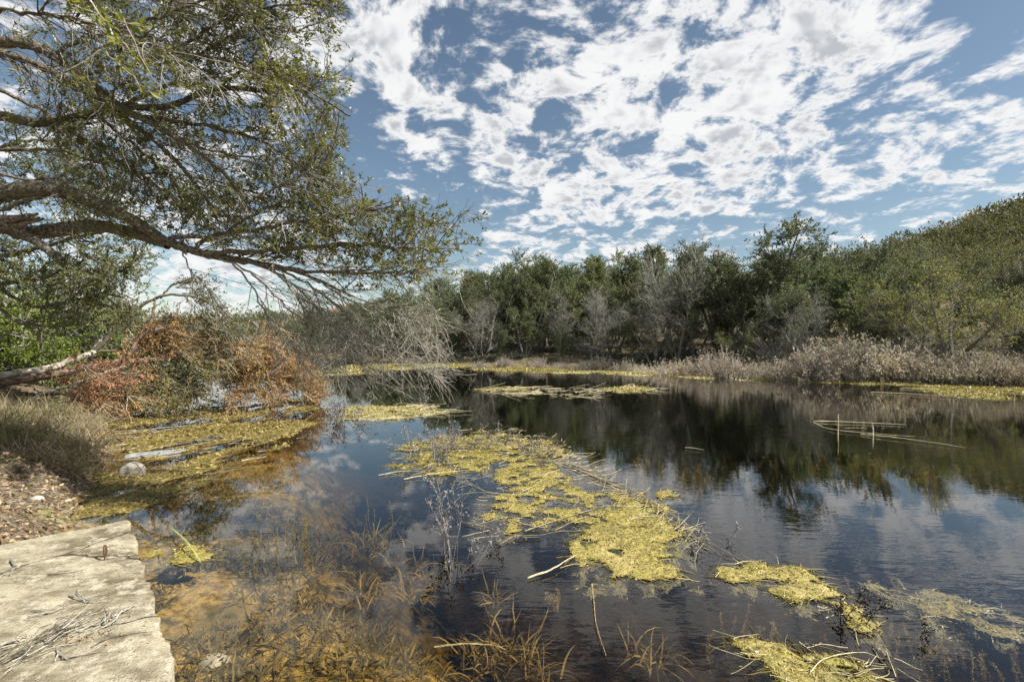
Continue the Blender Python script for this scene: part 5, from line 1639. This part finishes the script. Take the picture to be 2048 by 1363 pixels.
feather('sunken weed drift right of the blackened weed', 1800, 1215, -.02, 60, .3, 12, 'weed_amber', zb=-.25)
feather('sunken weed at the lower right edge', 1960, 1280, -.03, 50, .35, 13, 'weed_amber', zb=-.3)


def blade_clump(label, px, py, zb, ht, n, spread, seed, mat='weed_amber', wd=.006):
    r_ = np.random.default_rng(seed)
    g = G(px, py, zb)
    root = empty('blade_clump', (g[0], g[1], zb))
    mb = MB()
    blades(mb, (0, 0, 0), n, ht, spread, wd, r_, -1.3)
    for v in mb.v:
        v[:, 2] = np.minimum(v[:, 2], -zb - .05)
    mb.build('blades', M[mat], root)['kind'] = 'stuff'
    return tag(root, label, 'water plant', 'sunken blade clumps')


for px, py, ht, n, sp, lab in ((740, 1090, .30, 90, .35, 'sunken clump of limp blades under the slanting feathery stems'), (720, 1190, .25, 60, .25, 'sunken amber clump on the shelf, left of the grey weed reflection'), (815, 1150, .30, 90, .4, 'spreading sunken clump just left of the tall grey weed'),
                               (830, 1190, .26, 60, .25, 'sunken clump in front of the spreading one'), (1000, 1310, .38, 80, .3, 'amber clump of curling blades near the bottom edge'), (1060, 1340, .32, 50, .25, 'curling blades at the bottom edge beside the amber clump'),
                               (985, 1210, .3, 24, .1, 'two pale upright spikes with blades in the dark water'), (1300, 1320, .35, 40, .25, 'sparse sunken blades at the bottom, under the slanting mat'), (950, 1330, .3, 50, .25, 'sunken blades beside the tan stick at the bottom')):
    zb = -.42 if px < 900 else -.5
    blade_clump(lab, px, py, max(zb, -.6), ht, int(n * 1.3), sp, int(px + py), wd=.008)
# carpet of small weed on the shelf
r_ = np.random.default_rng(909)
cp = np.stack([r_.uniform(-5.5, 1.0, 42000), r_.uniform(1.6, 8, 42000)], 1)
zc = H(cp[:, 0], cp[:, 1])
cp = cp[(zc < -.05) & (zc > -.95) & (vnoise(cp[:, 0] * 2.2, cp[:, 1] * 2.2, 91) > .36)]
cp = cp[poly_sd(cp[:, 0], cp[:, 1], [SLAB_A, SLAB_A + E1 * 8, SLAB_A + E1 * 8 + E2 * 3, SLAB_A + E2 * 3]) < -.03]
n = len(cp)
z = H(cp[:, 0], cp[:, 1])
di = np.concatenate([r_.normal(0, 1, (n, 2)), r_.uniform(.1, 1.3, (n, 1))], 1)
half = n // 2
half = int(n * .68)
for sl, mt, lab in ((slice(0, half), 'weed_brown', 'dark weed carpeting the shallow pond bed'), (slice(half, n), 'weed_amber', 'amber weed scattered on the shallow pond bed')):
    mb = MB()
    Lr = r_.uniform(.03, .16, len(cp[sl]))
    Lr = np.minimum(Lr, -z[sl] * .9)
    leaves(mb, np.column_stack([cp[sl], z[sl] - .004]), di[sl], Lr, Lr * .14, r_, .2)
    pp = grow(np.column_stack([cp[sl], z[sl]])[::4], di[sl][::4], Lr[::4] * 1.2, 3, .2, 0, r_)
    tubes(mb, pp, taper(np.full(len(pp), .0022), 4, .5), 3)
    tag(mb.build('bed_weed', M[mt]), lab, 'water plant', kind='stuff')

# ------------------------------------------------------------------ house on the distant rise
hx, hy = -58.0, 170.0
hz = float(H(hx, hy)) + .6
house = empty('house', (hx, hy, hz), R(18))
tag(house, 'distant house with a red roof above the trees under the hanging twigs', 'house')
M['stucco'] = simple_mat('stucco', (0.50, 0.45, 0.38), .9, 0, (2, (0.42, 0.37, 0.30)))
M['red_tile'] = simple_mat('red_tile', (0.27, 0.15, 0.115), .85, 0, (3, (0.20, 0.11, 0.085)))
M['dark_glass'] = simple_mat('dark_glass', (0.03, 0.035, 0.04), .15)


def box_mb(x0, x1, y0, y1, z0, z1):
    v = [(x, y, z) for z in (z0, z1) for y in (y0, y1) for x in (x0, x1)]
    return MB().add(v, np.array([(0, 2, 3, 1), (4, 5, 7, 6), (0, 1, 5, 4), (2, 6, 7, 3), (0, 4, 6, 2), (1, 3, 7, 5)]))


box_mb(-6, 6, -4, 4, -3, 3.4).build('wall', M['stucco'], house)
v = [(-6.6, -4.7, 3.2), (6.6, -4.7, 3.2), (6.6, 4.7, 3.2), (-6.6, 4.7, 3.2), (-3, 0, 5.6), (3, 0, 5.6)]
mb = MB().add(v, np.array([(0, 1, 5, 4), (2, 3, 4, 5)]))
mb.f.append(np.array([(1, 2, 5), (3, 0, 4)]))
mb.f.append(np.array([(3, 2, 1, 0)]))
roof = mb.build('roof', M['red_tile'], house)
box_mb(1.5, 2.5, .5, 1.4, 4.0, 6.3).build('chimney', M['stucco'], roof)
for x in (-4, -1, 2.2):
    box_mb(x, x + 1.4, -4.06, -3.9, .6, 2.2).build('window', M['dark_glass'], house)
